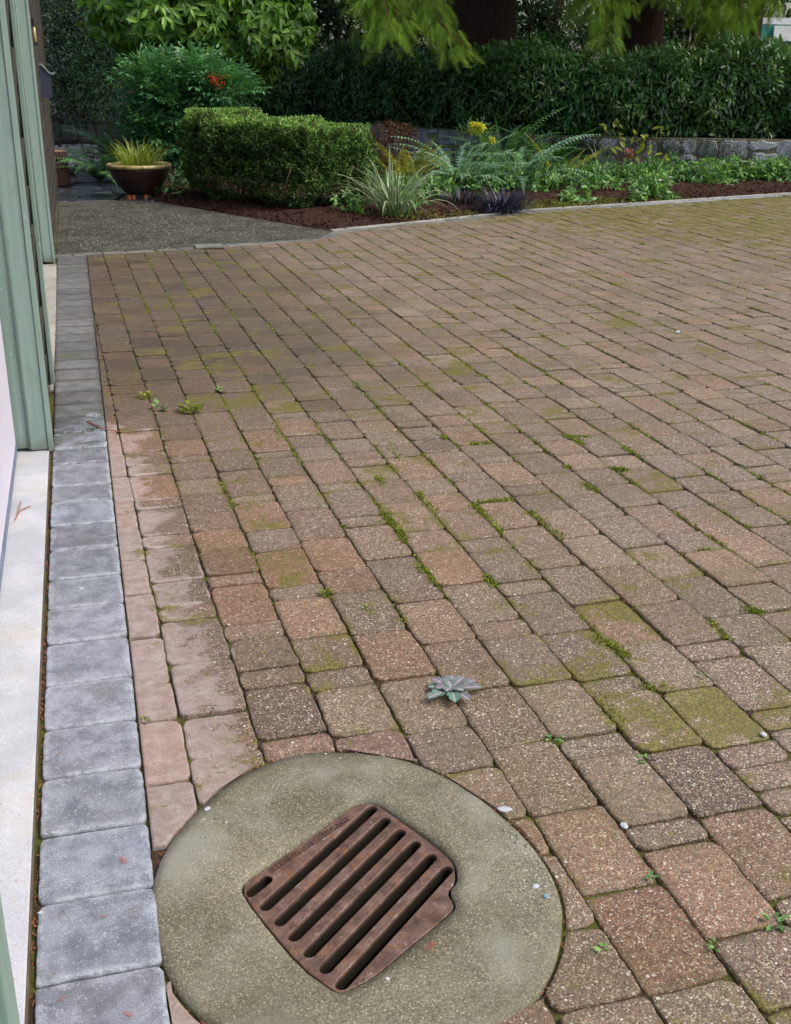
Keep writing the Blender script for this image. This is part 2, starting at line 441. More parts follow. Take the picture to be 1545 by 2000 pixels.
M['mortar'] = plain('mossy_mortar', (.17, .15, .09), .9, .5, 4, bump=(30, .6, .01))
M['laurel'] = leaf_mat('laurel_leaf', (.008, .032, .008), (.19, .36, .085), .25, .2, .7, big=(1.6, (.05, .13, .03)))
M['box'] = leaf_mat('small_hedge_leaf', (.012, .055, .012), (.34, .58, .12), .45, .2, .4, big=(7, (.05, .085, .02)))
M['boxtop'] = leaf_mat('reddish_new_leaf', (.16, .09, .035), (.32, .18, .09), .5, .3)
M['brownleaf'] = leaf_mat('rust_brown_leaf', (.04, .02, .010), (.16, .07, .03), .5, .2)
M['aucuba'] = leaf_mat('spotted_leaf', (.012, .062, .010), (.19, .38, .045), .42, .28, .35, spots=(60, .60, (.36, .42, .06)))
M['nandina'] = leaf_mat('nandina_leaf', (.010, .055, .022), (.14, .36, .13), .38, .22)
M['smallshrub'] = leaf_mat('glossy_small_leaf', (.012, .034, .012), (.12, .22, .09), .22, .15, .8)
M['cedar'] = leaf_mat('cedar_spray', (.016, .055, .006), (.38, .58, .06), .75, .28, .12)
M['cedardark'] = leaf_mat('cedar_spray_dark', (.012, .028, .010), (.04, .075, .02), .6, .2)
M['backleaf'] = leaf_mat('background_leaf', (.008, .020, .006), (.040, .085, .015), .6, .25, .2)
M['yellowleaf'] = leaf_mat('yellow_green_leaf', (.12, .17, .02), (.32, .36, .04), .45, .35)
M['fern'] = leaf_mat('fern_frond', (.03, .10, .03), (.14, .30, .08), .5, .3)
M['fernblue'] = leaf_mat('blue_green_fern_frond', (.06, .15, .085), (.26, .44, .26), .5, .25)
M['fernyellow'] = leaf_mat('yellowing_fern_frond', (.14, .14, .02), (.33, .32, .06), .55, .35)
M['hellebore'] = leaf_mat('hellebore_leaf', (.05, .14, .035), (.24, .44, .12), .4, .25)
M['under'] = leaf_mat('undergrowth_leaf', (.02, .07, .015), (.17, .36, .07), .45, .25)
M['moss'] = leaf_mat('moss_tuft', (.09, .11, .01), (.27, .33, .03), .7, .3)
M['ground'] = leaf_mat('creeping_moss_cover', (.08, .10, .012), (.24, .25, .03), .7, .3)
M['yellow'] = leaf_mat('bright_yellow_leaf', (.55, .52, .02), (.80, .76, .06), .5, .35)
M['blacklily'] = leaf_mat('black_blade', (.010, .010, .016), (.050, .050, .085), .35, .0)
M['potgrass'] = leaf_mat('yellow_striped_blade', (.10, .19, .02), (.42, .46, .08), .45, .3)
m_ = NT('striped_blade')
e_ = m_.attr('edge')
c_ = m_.mix(m_.ss(e_, .35, .6), m_.mix(m_.attr('val'), (.07, .17, .05), (.14, .28, .09)), (.74, .76, .50))
M['striped'] = m_.done(c_, .4, None, .5, trans=.2)
m_ = NT('rosette_leaf')
e_ = m_.attr('edge')
c_ = m_.mix(m_.attr('val'), (.11, .25, .17), (.19, .19, .22))
c_ = m_.mix(m_.math('MULTIPLY', m_.ss(m_.noise(70, 4, .7), .5, .65), .6), c_, (.17, .10, .14))
c_ = m_.mix(m_.ss(e_, .1, .3, .75, 0), c_, (.50, .38, .44))
M['rosette'] = m_.done(c_, .5, m_.bump(m_.noise(120, 3), .5, .002), .4, trans=.12)
M['berry'] = plain('red_berry', (.62, .06, .012), .35, .2, 20)
M['bark'] = plain('cedar_bark', (.055, .026, .018), .9, .55, 4, bump=(5, .9, .04), streak=(14, 14, 1))
M['twig'] = plain('grey_brown_twig', (.10, .08, .05), .8, .4, 20)
M['redtwig'] = plain('red_brown_twig', (.16, .06, .035), .7, .4, 20)
M['core'] = plain('shade_core', (.012, .013, .006), 1.0, .4, 20)  # near-black colour standing in for shade inside the hedges
M['log'] = plain('weathered_log', (.048, .022, .018), .75, .5, 4, bump=(5, .8, .02), streak=(25, 25, 1.5))
M['logtop'] = plain('cut_log_top', (.22, .13, .07), .8, .4, 14)
m_ = NT('glazed_dark_pot')
c_ = m_.ramp(m_.noise(4, 4, .6), [(.3, (.026, .013, .010)), (.7, (.055, .028, .022))])
M['pot'] = m_.done(c_, .38, m_.bump(m_.noise(30, 3), .2, .003), .5)
m_ = NT('yellow_glazed_rim')
c_ = m_.ramp(m_.noise(14, 5, .65), [(.35, (.16, .09, .03)), (.5, (.50, .40, .16)), (.7, (.66, .58, .30))])
M['rim'] = m_.done(c_, .35, None, .5)
M['terracotta'] = plain('terracotta', (.50, .13, .05), .7, .2, 20)
M['black'] = plain('black_metal', (.015, .015, .017), .4)
M['mailbox'] = plain('dark_blue_grey_metal', (.045, .05, .085), .4, .1)
M['mailtop'] = plain('worn_metal_edge', (.22, .26, .26), .4, .2)
M['amber'] = plain('amber_glass', (.62, .48, .17), .2, .2, 10)
M['pebble'] = plain('pebble', (.30, .28, .26), .55, .5, 6)
M['whitestone'] = plain('white_stone', (.42, .45, .48), .6, .15, 60)
M['bluestone'] = plain('blue_stone', (.22, .32, .42), .5, .2, 60)
M['litter'] = plain('rust_needles', (.33, .10, .05), .8, .4, 60)
M['teal'] = plain('teal_sheet', (.01, .19, .17), .4, .2, 3)
M['whitesheet'] = plain('white_sheet', (.62, .66, .66), .5, .1, 3)
M['pink'] = plain('dried_rose_bloom', (.42, .16, .10), .7, .4, 60)
M['magenta'] = plain('magenta_petal', (.42, .05, .14), .5, .3, 60)
M['white_petal'] = plain('white_petal', (.78, .76, .72), .5, .1, 60)

# ------------------------------------------------------------------ ground
def sheet(name, pts, z, mat, kind='structure', thick=0.0, parent=None):
    V = [(p[0], p[1], z) for p in pts]; F = [tuple(range(len(pts)))]
    if thick:
        n = len(pts); V += [(p[0], p[1], z - thick) for p in pts]
        F += [(i, n + i, n + (i + 1) % n, (i + 1) % n) for i in range(n)]
    me = pymesh(name, V, F)
    bm = bmesh.new(); bm.from_mesh(me); bmesh.ops.recalc_face_normals(bm, faces=bm.faces[:])
    if bm.faces and max(bm.faces, key=lambda f: f.calc_area()).normal.z < 0: bmesh.ops.reverse_faces(bm, faces=bm.faces[:])
    bm.to_mesh(me); bm.free()
    o = link(name, me, mat, parent)
    if kind: o['kind'] = kind
    return o

def multi(name, polys, z, mat, kind='structure'):
    V = []; F = []
    for P in polys:
        o = len(V); V += [(p[0], p[1], z) for p in P]; F.append(tuple(range(o, o + len(P))))
    o_ = link(name, pymesh(name, V, F), mat); o_['kind'] = kind; return o_
hx0, hx1, hy0, hy1 = .16, .64, 1.44, 2.0       # opening for the drain pit
multi('ground', [[(-300, -100), (400, -100), (400, hy0), (-300, hy0)], [(-300, hy0), (hx0, hy0), (hx0, hy1), (-300, hy1)], [(hx1, hy0), (400, hy0), (400, hy1), (hx1, hy1)], [(-300, hy1), (400, hy1), (400, 700), (-300, 700)]], -0.06, M['soil'])

# far boundary of the brick field (aggregate path and planting bed edge), as measured
EDGE = [(-.30, 9.93), (.589, 10.056), (2.117, 10.431), (2.354, 10.842), (3.692, 11.437), (4.872, 12.017), (6.436, 12.425), (8.723, 13.032), (14.0, 14.35), (24, 16.8)]
EX = [p[0] for p in EDGE]; EY = [p[1] for p in EDGE]
def edge_y(x): return float(np.interp(x, EX, EY))

BL, BR = -.198, .0197            # grey border strip, left and right edges
drive = multi('driveway', [[(-.6, -1.5), (24, -1.5), (24, hy0), (-.6, hy0)], [(-.6, hy0), (hx0, hy0), (hx0, hy1), (-.6, hy1)], [(hx1, hy0), (24, hy0), (24, hy1), (hx1, hy1)],
                           [(-.6, hy1), (24, hy1), (24, 16.8)] + [(x, y - .02) for x, y in reversed(EDGE[:-1])] + [(-.6, 9.9)]], -0.0105, M['sand'])

# ring outline of the concrete collar around the drain (slightly irregular)
RC = np.array([.4005, 1.7407]); RR = .4154
_ringpts = [(302, 1720), (330, 1650), (385, 1590), (440, 1535), (520, 1490), (610, 1470), (700, 1467), (800, 1487), (870, 1520), (940, 1565), (1000, 1612), (1050, 1670), (1095, 1760), (1095, 1830), (1060, 1930), (1010, 1990), (315, 1870), (345, 1930), (400, 1995)]
_a, _r = [], []
for q in _ringpts:
    g = np.array(G(*q)) - RC
    _a.append(math.atan2(g[1], g[0])); _r.append(float(np.hypot(*g)))
_a += [-1.2, -1.9]; _r += [.43, .44]
_o = np.argsort(_a); _a = np.array(_a)[_o]; _r = np.array(_r)[_o]
_a3 = np.concatenate([_a - 2 * math.pi, _a, _a + 2 * math.pi]); _r3 = np.concatenate([_r] * 3)
def ring_r(a):
    a = math.atan2(math.sin(a), math.cos(a))
    return float(np.mean([np.interp(a + k * .07, _a3, _r3) for k in (-2, -1, 0, 1, 2)]))

# ------------------------------------------------------------------ pavers
def outline(corners, r, step, wob, seed):
    """rounded, slightly uneven outline through convex corners (ccw)"""
    n = len(corners); out = []
    rs = random.Random(seed)
    for i in range(n):
        p0 = Vector(corners[i - 1]); p1 = Vector(corners[i]); p2 = Vector(corners[(i + 1) % n])
        a = p0 - p1; b = p2 - p1
        rr = min(r * rs.uniform(.4, 1.7), a.length * .4, b.length * .4)
        pa = p1 + a.normalized() * rr; pb = p1 + b.normalized() * rr
        pm = p1 + (a.normalized() + b.normalized()) * rr * .28
        out += [pa, pm, pb]
        if step:
            nxt_r = r * .9
            k = int((b.length - 2 * rr) / step)
            for j in range(1, k + 1):
                t = rr + (b.length - 2 * rr) * j / (k + 1)
                out.append(p1 + b.normalized() * t)
    if wob:
        out = [p + Vector((noise.noise(Vector((p.x * 45, p.y * 45, 1.3))), noise.noise(Vector((p.x * 45, p.y * 45, 7.1))))) * wob for p in out]
    return out

def clip_ring(pts, gap):
    """cut an outline where it runs inside the collar"""
    d = []
    for p in pts:
        g = np.array([p.x, p.y]) - RC
        d.append(float(np.hypot(*g)) - ring_r(math.atan2(g[1], g[0])) - gap)
    if min(d) > 0: return pts
    if max(d) < .012: return None
    n = len(pts)
    runs = []; i = 0
    start = next((k for k in range(n) if d[k] > 0 and d[k - 1] <= 0), None)
    if start is None: return None
    run = []; best = []
    for k in range(n + 1):
        j = (start + k) % n
        if d[j] > 0 and k < n: run.append(j)
        else:
            if len(run) > len(best): best = run
            run = []
    keep = [pts[j] for j in best]
    def cross(j_out, j_in):
        t = d[j_out] / (d[j_out] - d[j_in]); return pts[j_out].lerp(pts[j_in], t)
    a = cross(best[-1], (best[-1] + 1) % n); b = cross(best[0], (best[0] - 1) % n)
    aa = math.atan2(a.y - RC[1], a.x - RC[0]); ab = math.atan2(b.y - RC[1], b.x - RC[0])
    df = (ab - aa + math.pi) % (2 * math.pi) - math.pi
    m = max(1, int(abs(df) * .42 / .012))
    arc = []
    for k in range(m + 1):
        w = aa + df * k / m; rr = ring_r(w) + gap + .0015 * noise.noise(Vector((w * 40, 0, 3)))
        arc.append(Vector((RC[0] + rr * math.cos(w), RC[1] + rr * math.sin(w))))
    out = keep + arc
    return out if len(out) > 4 and area2(out) > 2e-4 else None

def area2(p):
    return abs(sum(p[i - 1].x * p[i].y - p[i].x * p[i - 1].y for i in range(len(p)))) / 2

def clip_half(pts, f):
    out = []
    for i in range(len(pts)):
        a, b = pts[i - 1], pts[i]; fa, fb = f(a), f(b)
        if (fa > 0) != (fb > 0): out.append(a.lerp(b, fa / (fa - fb)))
        if fb > 0: out.append(b)
    return out

def paver_geo(pts, z, tilt, bev, deep=-.03, rings=2, extra=0):
    """top face, worn edge, sides"""
    n = len(pts)
    c = sum(pts, Vector((0, 0))) / n
    nrm = []
    for i in range(n):
        t = (pts[(i + 1) % n] - pts[i - 1])
        nrm.append(Vector((-t.y, t.x)).normalized() if t.length > 1e-9 else Vector((0, 0)))
    s = sum(pts[i - 1].x * pts[i].y - pts[i].x * pts[i - 1].y for i in range(n))
    if s < 0: nrm = [-q for q in nrm]
    levels = [(0, deep), (0, -bev * 1.1), (bev * .45, -bev * .35), (bev * 1.5, 0)] if rings == 2 else [(0, deep), (0, -bev), (bev, 0)]
    if extra: levels.append((extra, .0004))
    V = []; F = []
    for ins, dz in levels:
        for p, q in zip(pts, nrm):
            x = p + q * ins
            jit = 0.0007 * noise.noise(Vector((x.x * 90, x.y * 90, 9))) if dz > deep else 0
            V.append((x.x, x.y, z + dz + jit + tilt[0] * (x.x - c.x) + tilt[1] * (x.y - c.y)))
    for l in range(len(levels) - 1):
        for i in range(n):
            j = (i + 1) % n
            F.append((l * n + i, l * n + j, (l + 1) * n + j, (l + 1) * n + i))
    F.append(tuple((len(levels) - 1) * n + i for i in range(n)))
    if s < 0: F = [f[::-1] for f in F]
    return V, F

FA = math.radians(-1.083)
DV = Vector((math.sin(FA), math.cos(FA))); NV = Vector((math.cos(FA), -math.sin(FA)))
OFF, SP = -.0019, .17123
J = {0: [1.937, 2.155, 2.42, 2.598, 2.87, 3.148, 3.413, 3.688, 3.961, 4.24, 4.506, 4.831, 5.083],
 1: [2.237, 2.419, 2.686, 2.946, 3.042, 3.227, 3.496, 3.601, 3.857, 3.957, 4.227, 4.339, 4.514, 4.804, 5.155, 5.441, 5.6, 5.716],
 2: [2.27, 2.512, 2.604, 2.783, 2.882, 3.144, 3.221, 3.421, 3.6, 3.778, 3.96, 4.138, 4.34, 4.42, 4.64, 4.862],
 3: [2.231, 2.457, 2.558, 2.745, 3.002, 3.092, 3.368, 3.556, 3.827, 3.906, 4.193, 4.432, 4.737, 5.022, 5.36, 5.655],
 4: [1.31, 1.489, 1.701, 1.825, 2.021, 2.2, 2.458, 2.724, 2.99, 3.17, 3.431, 3.7, 3.973, 4.069, 4.318, 4.386, 4.696, 5.029, 5.331, 5.538],
 5: [1.305, 1.563, 1.82, 2.085, 2.351, 2.616, 2.88, 2.966, 3.219, 3.501, 3.591, 3.856],
 6: [1.392, 1.652, 1.732, 1.99, 2.08, 2.338, 2.594, 2.698, 2.963, 3.225, 3.403, 3.681, 3.934],
 7: [1.456, 1.724, 1.97, 2.235, 2.322, 2.588, 2.843, 2.937, 3.179, 3.29, 3.555, 3.73, 3.907],
 8: [1.857, 1.945, 2.204, 2.467, 2.737, 3.001, 3.085, 3.345, 3.608, 3.842],
 9: [2.068, 2.33, 2.422, 2.679, 2.95, 3.209, 3.465],
 10: [2.364, 2.548, 2.816, 3.08, 3.348, 3.594, 3.835],
 11: [2.538, 2.714, 2.982, 3.158, 3.42, 3.662, 3.84, 4.025],
 12: [2.828, 3.092, 3.355, 3.538, 3.784, 3.975]}
TINTS = [(.172, .112, .084), (.158, .104, .080), (.168, .124, .090), (.126, .092, .074), (.154, .100, .080), (.190, .112, .076), (.146, .108, .092)]
WARM = (.25, .122, .060)
# measured mossy and warm-orange pavers (photo positions)
MOSSY = [G(*q) for q in [(500, 782), (460, 700), (800, 757), (900, 722), (860, 765), (1240, 1400), (1360, 1390), (1150, 1285), (800, 1020), (1200, 625), (690, 1000)]]
ORANGE = [G(*q) for q in [(550, 1105), (600, 1190), (540, 855), (640, 855), (755, 1270), (640, 1080), (1260, 1150), (870, 1260)]]
def near_any(c, L, r=.07): return min((c.x - q[0]) ** 2 + (c.y - q[1]) ** 2 for q in L) < r * r

pv = []          # (size key, V, F, attrs)
rs = random.Random(11)
for k in range(0, 62):
    joints = list(J.get(k, []))
    if not joints: joints = [rs.uniform(1.2, 1.5)]
    while joints[0] > -.3: joints.insert(0, joints[0] - rs.choice([.265, .265, .178, .09]))
    prev = 0
    while joints[-1] < 18:
        ln = rs.choices([.265, .178, .09], [.26, .46, .28])[0]
        joints.append(joints[-1] + ln + rs.uniform(-.006, .006))
    for a, b in zip(joints[:-1], joints[1:]):
        g = .0020 if a < 4.5 else .0012
        g2 = .0040 if a < 4.5 else .0058
        na = OFF + SP * k + g; nb = OFF + SP * (k + 1) - g
        cs = [NV * na + DV * (a + g2), NV * nb + DV * (a + g2), NV * nb + DV * (b - g2), NV * na + DV * (b - g2)]
        c = sum(cs, Vector((0, 0))) / 4
        if c.y > edge_y(c.x) + .3 or c.y < -.5: continue
        px = pix(c.x, c.y)
        if px[0] > 1900 or px[0] < -200: 
            if not (px[0] < 3000 and c.y > 0): continue
        if px[1] > 2700: continue
        dist = math.hypot(c.x, c.y)
        near = dist < 5.0
        rot = rs.gauss(0, .007); sh_ = NV * (.0032 * noise.noise(Vector((k * 3.1, a * 1.4, 0))))
        cs = [c + Vector(((q - c).x - rot * (q - c).y, (q - c).y + rot * (q - c).x)) + sh_ + Vector((rs.uniform(-.0022, .0022), rs.uniform(-.0022, .0022))) for q in cs]
        pts = outline(cs, .018 if near else .020, .014 if near else .06, .0034 if near else .002, int(c.x * 997 + c.y * 7919))
        if near and (c - Vector(RC)).length < .62:
            pts = outline(cs, .016, .006, .0028, int(c.x * 997 + c.y * 7919))
            pts = clip_ring(pts, .007)
            if not pts: continue
        if k < 4 and min(p.x for p in pts) < BR + .006:
            pts = clip_half(pts, lambda p: p.x - (BR + .006))
            if len(pts) < 3 or area2(pts) < 6e-4: continue
        if max(p.y - edge_y(p.x) for p in pts) > -.13:
            pts = clip_half(pts, lambda p: edge_y(p.x) - .128 - p.y)
            if len(pts) < 3 or area2(pts) < 6e-4: continue
        z = rs.gauss(0, .0018); tl = (rs.gauss(0, .008), rs.gauss(0, .008))
        whole = abs(area2(pts) - (b - a) * SP) < .003
        ex_ = .026 if (near and whole) else (.022 if whole else 0)
        V, F = paver_geo(pts, z, tl, .0042 if near else .0036, rings=2 if near else 1, extra=ex_)
        rim = [0 if (ex_ and i_ >= len(V) - len(pts)) else (1 if ex_ else .3) for i_ in range(len(V))]
        t = rs.choice(TINTS); br = rs.uniform(.80, 1.20)
        if near_any(c, ORANGE) or rs.random() < .03: t = tuple(.55 * u + .45 * w for u, w in zip(t, WARM))
        # more aggregate shows away from the building, where the traffic wore it
        ex = .34 + .50 * min(1, max(0, (c.x - .3) / 1.0)) + rs.uniform(-.22, .22) + (.12 if abs(b - a) < .1 else 0)
        mo = rs.uniform(.6, 1.0) if near_any(c, MOSSY) else rs.uniform(.35, .75) if near_any(c, MOSSY, .25) and rs.random() < .6 else (rs.uniform(.2, .6) if rs.random() < .12 else 0)
        tint = (t[0] * br, t[1] * br, t[2] * br, 1)
        # how large it shows in the picture
        size = (area2(pts) * H / max(.5, (c.x ** 2 + c.y ** 2 + H * H) ** 1.5)) if -60 < px[0] < 1600 and px[1] < 2080 else 0
        pv.append((size, V, F, tint, max(.05, min(.95, ex)), mo, rim))
pv.sort(key=lambda q: -q[0])
for size, V, F, tint, ex, mo, rim in pv[:300]:
    c = np.mean(V, axis=0); c[2] = 0
    V = [(v[0] - c[0], v[1] - c[1], v[2]) for v in V]; n = len(V)
    me = pymesh('paver', V, F, {'tint': [tint] * n, 'expo': [ex] * n, 'moss': [mo] * n, 'rim': rim})
    link('paver', me, M['paver'], drive, loc=tuple(c))
V2 = []; F2 = []; T2 = []; E2 = []; O2 = []; R2 = []
for size, V, F, tint, ex, mo, rim in pv[300:]:
    R2 += rim
    o = len(V2); V2 += V; F2 += [tuple(i + o for i in f) for f in F]; n = len(V)
    T2 += [tint] * n; E2 += [ex] * n; O2 += [mo] * n
link('distant_pavers', pymesh('distant_pavers', V2, F2, {'tint': T2, 'expo': E2, 'moss': O2, 'rim': R2}), M['paver'], drive)['kind'] = 'stuff'
print('pavers', len(pv))

# grey border strip along the garage
GJ = [.2, .41, .62, .82, 1.03, 1.23, 1.42, 1.61, 1.821, 2.027, 2.237, 2.448, 2.663, 2.894, 3.111, 3.318, 3.554, 3.768, 4.004, 4.181, 4.434, 4.633, 4.862, 5.089, 5.31]
while GJ[-1] < 9.6: GJ.append(GJ[-1] + rs.uniform(.19, .235))
GJ[-1] = 9.81
def block(a, b, x0, x1, near, name='edging_block', mat='edging', tint=None):
    cs = [Vector((x0, a + .0036)), Vector((x1, a + .0036)), Vector((x1, b - .0036)), Vector((x0, b - .0036))]
    sh = .0
    pts = outline(cs, .012, .016 if near else .06, .0024, int(a * 5000))
    V, F = paver_geo(pts, rs.gauss(0.001, .001), (rs.gauss(0, .006), rs.gauss(0, .006)), .0045, rings=2, extra=.035)
    rim = [0 if i_ >= len(V) - len(pts) else 1 for i_ in range(len(V))]
    c = np.mean(V, axis=0); c[2] = 0
    V = [(v[0] - c[0], v[1] - c[1], v[2]) for v in V]
    t = tint or (lambda b_: (b_ * rs.uniform(.96, 1.03), b_, b_ * rs.uniform(.97, 1.05), 1))(rs.uniform(.78, 1.2) if near else rs.uniform(.8, 1.25))
    me = pymesh(name, V, F, {'tint': [t] * len(V), 'rim': rim})
    link(name, me, M[mat], drive, loc=tuple(c))
for a, b in zip(GJ[:-1], GJ[1:]):
    near = a < 6
    block(a, b, BL - max(0, a - 5) * .0045, BR + .0015, near)
# header course of grey slabs along the path and bed edge
def course(p0, p1, wd, ln, inset):
    a = Vector(p0); b = Vector(p1); d = (b - a); L = d.length; d.normalize(); nn = Vector((d.y, -d.x))
    s = 0
    while s < L - .03:
        e = min(L, s + rs.choice(ln))
        cs = [a + d * (s + .003) + nn * (inset + wd), a + d * (e - .003) + nn * (inset + wd), a + d * (e - .003) + nn * inset, a + d * (s + .003) + nn * inset]
        pts = outline(cs, .01, .08, .001, int(s * 999))
        V, F = paver_geo(pts, rs.gauss(.001, .0015), (rs.gauss(0, .01), rs.gauss(0, .01)), .004, rings=1)
        c = np.mean(V, axis=0); c[2] = 0
        V = [(v[0] - c[0], v[1] - c[1], v[2]) for v in V]
        bb = rs.uniform(.95, 1.5)
        me = pymesh('edging_slab', V, F, {'tint': [(bb, bb * 1.02, bb * .95, 1)] * len(V)})
        link('edging_slab', me, M['edging'], drive, loc=tuple(c))
        s = e
for i in range(len(EDGE) - 2):
    course(EDGE[i], EDGE[i + 1], .125, (.2, .25, .3) if i < 3 else (.19, .21, .24), .003)
# the one slab that stands proud of the path edge
g0 = Vector(G(408, 484))
mb = MB().box(g0.x - .12, g0.x + .12, g0.y - .07, g0.y + .09, .004, .022)
slab_ = mb.build('loose_slab', M['edging'], bevel=.004)
ta = slab_.data.color_attributes.new('tint', 'FLOAT_COLOR', 'POINT'); ta.data.foreach_set('color', [1.5, 1.55, 1.4, 1] * len(slab_.data.vertices))
tag(slab_, 'loose dark slate slab lying proud at the edge of the pebbled path', 'slab')

# ------------------------------------------------------------------ drain: collar, grate, pit
OUTL = [(0.186, 1.769), (0.1944, 1.7908), (0.2488, 1.8289), (0.3244, 1.8784), (0.4245, 1.951), (0.4586, 1.9778), (0.4877, 1.9814), (0.5086, 1.968), (0.5257, 1.9406), (0.5487, 1.893), (0.5785, 1.8327), (0.6055, 1.7693), (0.6129, 1.7387), (0.6063, 1.7014), (0.5947, 1.6773), (0.5746, 1.6613), (0.5772, 1.6242), (0.571, 1.6105), (0.5312, 1.5812), (0.4669, 1.541), (0.4004, 1.4952), (0.3553, 1.4725), (0.3144, 1.4622), (0.301, 1.4742), (0.2599, 1.5412), (0.2193, 1.649), (0.1937, 1.7253)]
SLOTS = [((0.2423, 1.789), (0.1977, 1.7527)), ((0.5025, 1.9598), (0.2167, 1.7065)), ((0.5203, 1.9131), (0.2363, 1.6591)), ((0.5406, 1.8671), (0.2552, 1.6133)), ((0.561, 1.8223), (0.2746, 1.5665)), ((0.581, 1.7746), (0.2949, 1.5209)), ((0.5997, 1.7298), (0.3145, 1.4769))]
drain = empty('storm_drain', (.4, 1.74, 0), 'rusty slotted storm drain grate set in a round concrete collar in the driveway', 'drain')
def smooth_loop(P, it=1):
    P = [Vector(p) for p in P]
    for _ in range(it):
        Q = []
        for i in range(len(P)):
            a, b = P[i], P[(i + 1) % len(P)]; Q += [a.lerp(b, .25), a.lerp(b, .75)]
        P = Q
    return P
def inset(P, d):
    n = len(P); s = sum(P[i - 1].x * P[i].y - P[i].x * P[i - 1].y for i in range(n)); sg = 1 if s > 0 else -1
    out = []
    for i in range(n):
        t = P[(i + 1) % n] - P[i - 1]; q = Vector((-t.y, t.x)).normalized() * sg
        out.append(P[i] + q * d)
    return out
def plate(name, loops, z, mat, parent, walls):
    """flat face with holes; loops[0] outside; walls: per loop list of (inset, z) rings going down"""
    bm = bmesh.new(); alle = []; rings = []
    for L in loops:
        vs = [bm.verts.new((p.x, p.y, z)) for p in L]
        alle += [bm.edges.new((vs[i], vs[(i + 1) % len(vs)])) for i in range(len(vs))]
        rings.append(vs)
    bmesh.ops.triangle_fill(bm, use_beauty=True, use_dissolve=False, edges=alle)
    for f in bm.faces:
        if f.normal.z < 0: f.normal_flip()
    for vs, L, w in zip(rings, loops, walls):
        prev = vs
        for ins, zz in w:
            Q = inset(L, ins)
            cur = [bm.verts.new((p.x, p.y, zz)) for p in Q]
            for i in range(len(vs)):
                j = (i + 1) % len(vs)
                bm.faces.new((prev[i], prev[j], cur[j], cur[i]))
            prev = cur
    bmesh.ops.recalc_face_normals(bm, faces=bm.faces[:])
    me = bpy.data.meshes.new(name); bm.to_mesh(me); bm.free()
    return link(name, me, mat, parent)
gl = smooth_loop(OUTL, 1)
ringL = [Vector((RC[0] + ring_r(w) * math.cos(w), RC[1] + ring_r(w) * math.sin(w))) for w in np.linspace(0, 2 * math.pi, 140, endpoint=False)]
ringL = [p + Vector((noise.noise(Vector((p.x * 30, p.y * 30, 2))), noise.noise(Vector((p.x * 30, p.y * 30, 5))))) * .003 for p in ringL]
# fine collar surface: concentric rings between the hole and the outside, so that it can undulate
hole = inset(gl, -.0035)
NA = 160
def ray_loop(L, w):
    c = RC; dx, dy = math.cos(w), math.sin(w); best = None
    for i in range(len(L)):
        a, b = L[i - 1], L[i]; ex, ey = b.x - a.x, b.y - a.y
        den = dx * ey - dy * ex
        if abs(den) < 1e-12: continue
        t = ((a.x - c[0]) * ey - (a.y - c[1]) * ex) / den; u = ((a.x - c[0]) * dy - (a.y - c[1]) * dx) / den
        if t > 0 and 0 <= u <= 1 and (best is None or t > best): best = t
    return best
V = []; F = []; NRr = 9
for i in range(NA):
    w = 2 * math.pi * i / NA; r0 = ray_loop(hole, w); r1 = ring_r(w) + .0016 * noise.noise(Vector((math.cos(w) * 14, math.sin(w) * 14, 1)))
    for k in range(NRr + 1):
        t = k / NRr; r = r0 + (r1 - r0) * t
        x, y = RC[0] + r * math.cos(w), RC[1] + r * math.sin(w)
        zz = .002 + .003 * noise.noise(Vector((x * 8, y * 8, 0))) + .0012 * noise.noise(Vector((x * 30, y * 30, 0)))
        if k == NRr: zz -= .004
        if k == 0: zz -= .0025
        V.append((x, y, zz))
    V.append((RC[0] + r0 * math.cos(w), RC[1] + r0 * math.sin(w), -.05)); V.append((RC[0] + r1 * math.cos(w), RC[1] + r1 * math.sin(w), -.05))
K = NRr + 3
for i in range(NA):
    j = (i + 1) % NA
    for k in range(NRr): F.append((i * K + k, i * K + k + 1, j * K + k + 1, j * K + k))
    F.append((i * K + NRr, i * K + NRr + 2, j * K + NRr + 2, j * K + NRr)); F.append((i * K, j * K, j * K + NRr + 1, i * K + NRr + 1))
link('concrete_collar', pymesh('concrete_collar', V, F), M['collar'], drain, smooth=True)
bm = bmesh.new(); bmesh.ops.create_icosphere(bm, subdivisions=1, radius=1); iv_ = np.array([tuple(v.co) for v in bm.verts]); if_ = np.array([[v.index for v in f.verts] for f in bm.faces]); bm.free()
gp_ = []
for px_, py_, sx_, sy_, n_ in ((1040, 1690, 22, 50, 130), (1030, 1640, 20, 20, 40), (720, 1478, 60, 6, 30), (400, 1590, 25, 18, 20)):
    for _ in range(n_):
        q = G(px_ + random.gauss(0, sx_), py_ + random.gauss(0, sy_)); w_ = math.atan2(q[1] - RC[1], q[0] - RC[0])
        if math.dist(q, RC) < ring_r(w_) - .006: gp_.append((q[0], q[1], .002))
n = len(gp_)
link('exposed_grit', scatter('exposed_grit', (iv_ * np.array([1, .8, .5]), [], if_), gp_, unit(n) * np.array([1, 1, .1]), np.array([0, 0, 1.]) + unit(n) * .2, rng.uniform(.0015, .0042, n), rng.rand(n)), M['grit'], drain)['kind'] = 'stuff'
def capsule(a, b, r, n=7):
    a = Vector(a); b = Vector(b); d = (b - a).normalized(); q = Vector((-d.y, d.x)); out = []
    for c, s0 in ((b, 1), (a, -1)):
        for i in range(n):
            w = -math.pi / 2 + math.pi * i / (n - 1)
            out.append(c + d * math.cos(w) * r * s0 + q * math.sin(w) * r * s0)
    return out
def shrink(a, b, d):
    a = Vector(a); b = Vector(b); u_ = (b - a).normalized(); return a + u_ * d, b - u_ * d
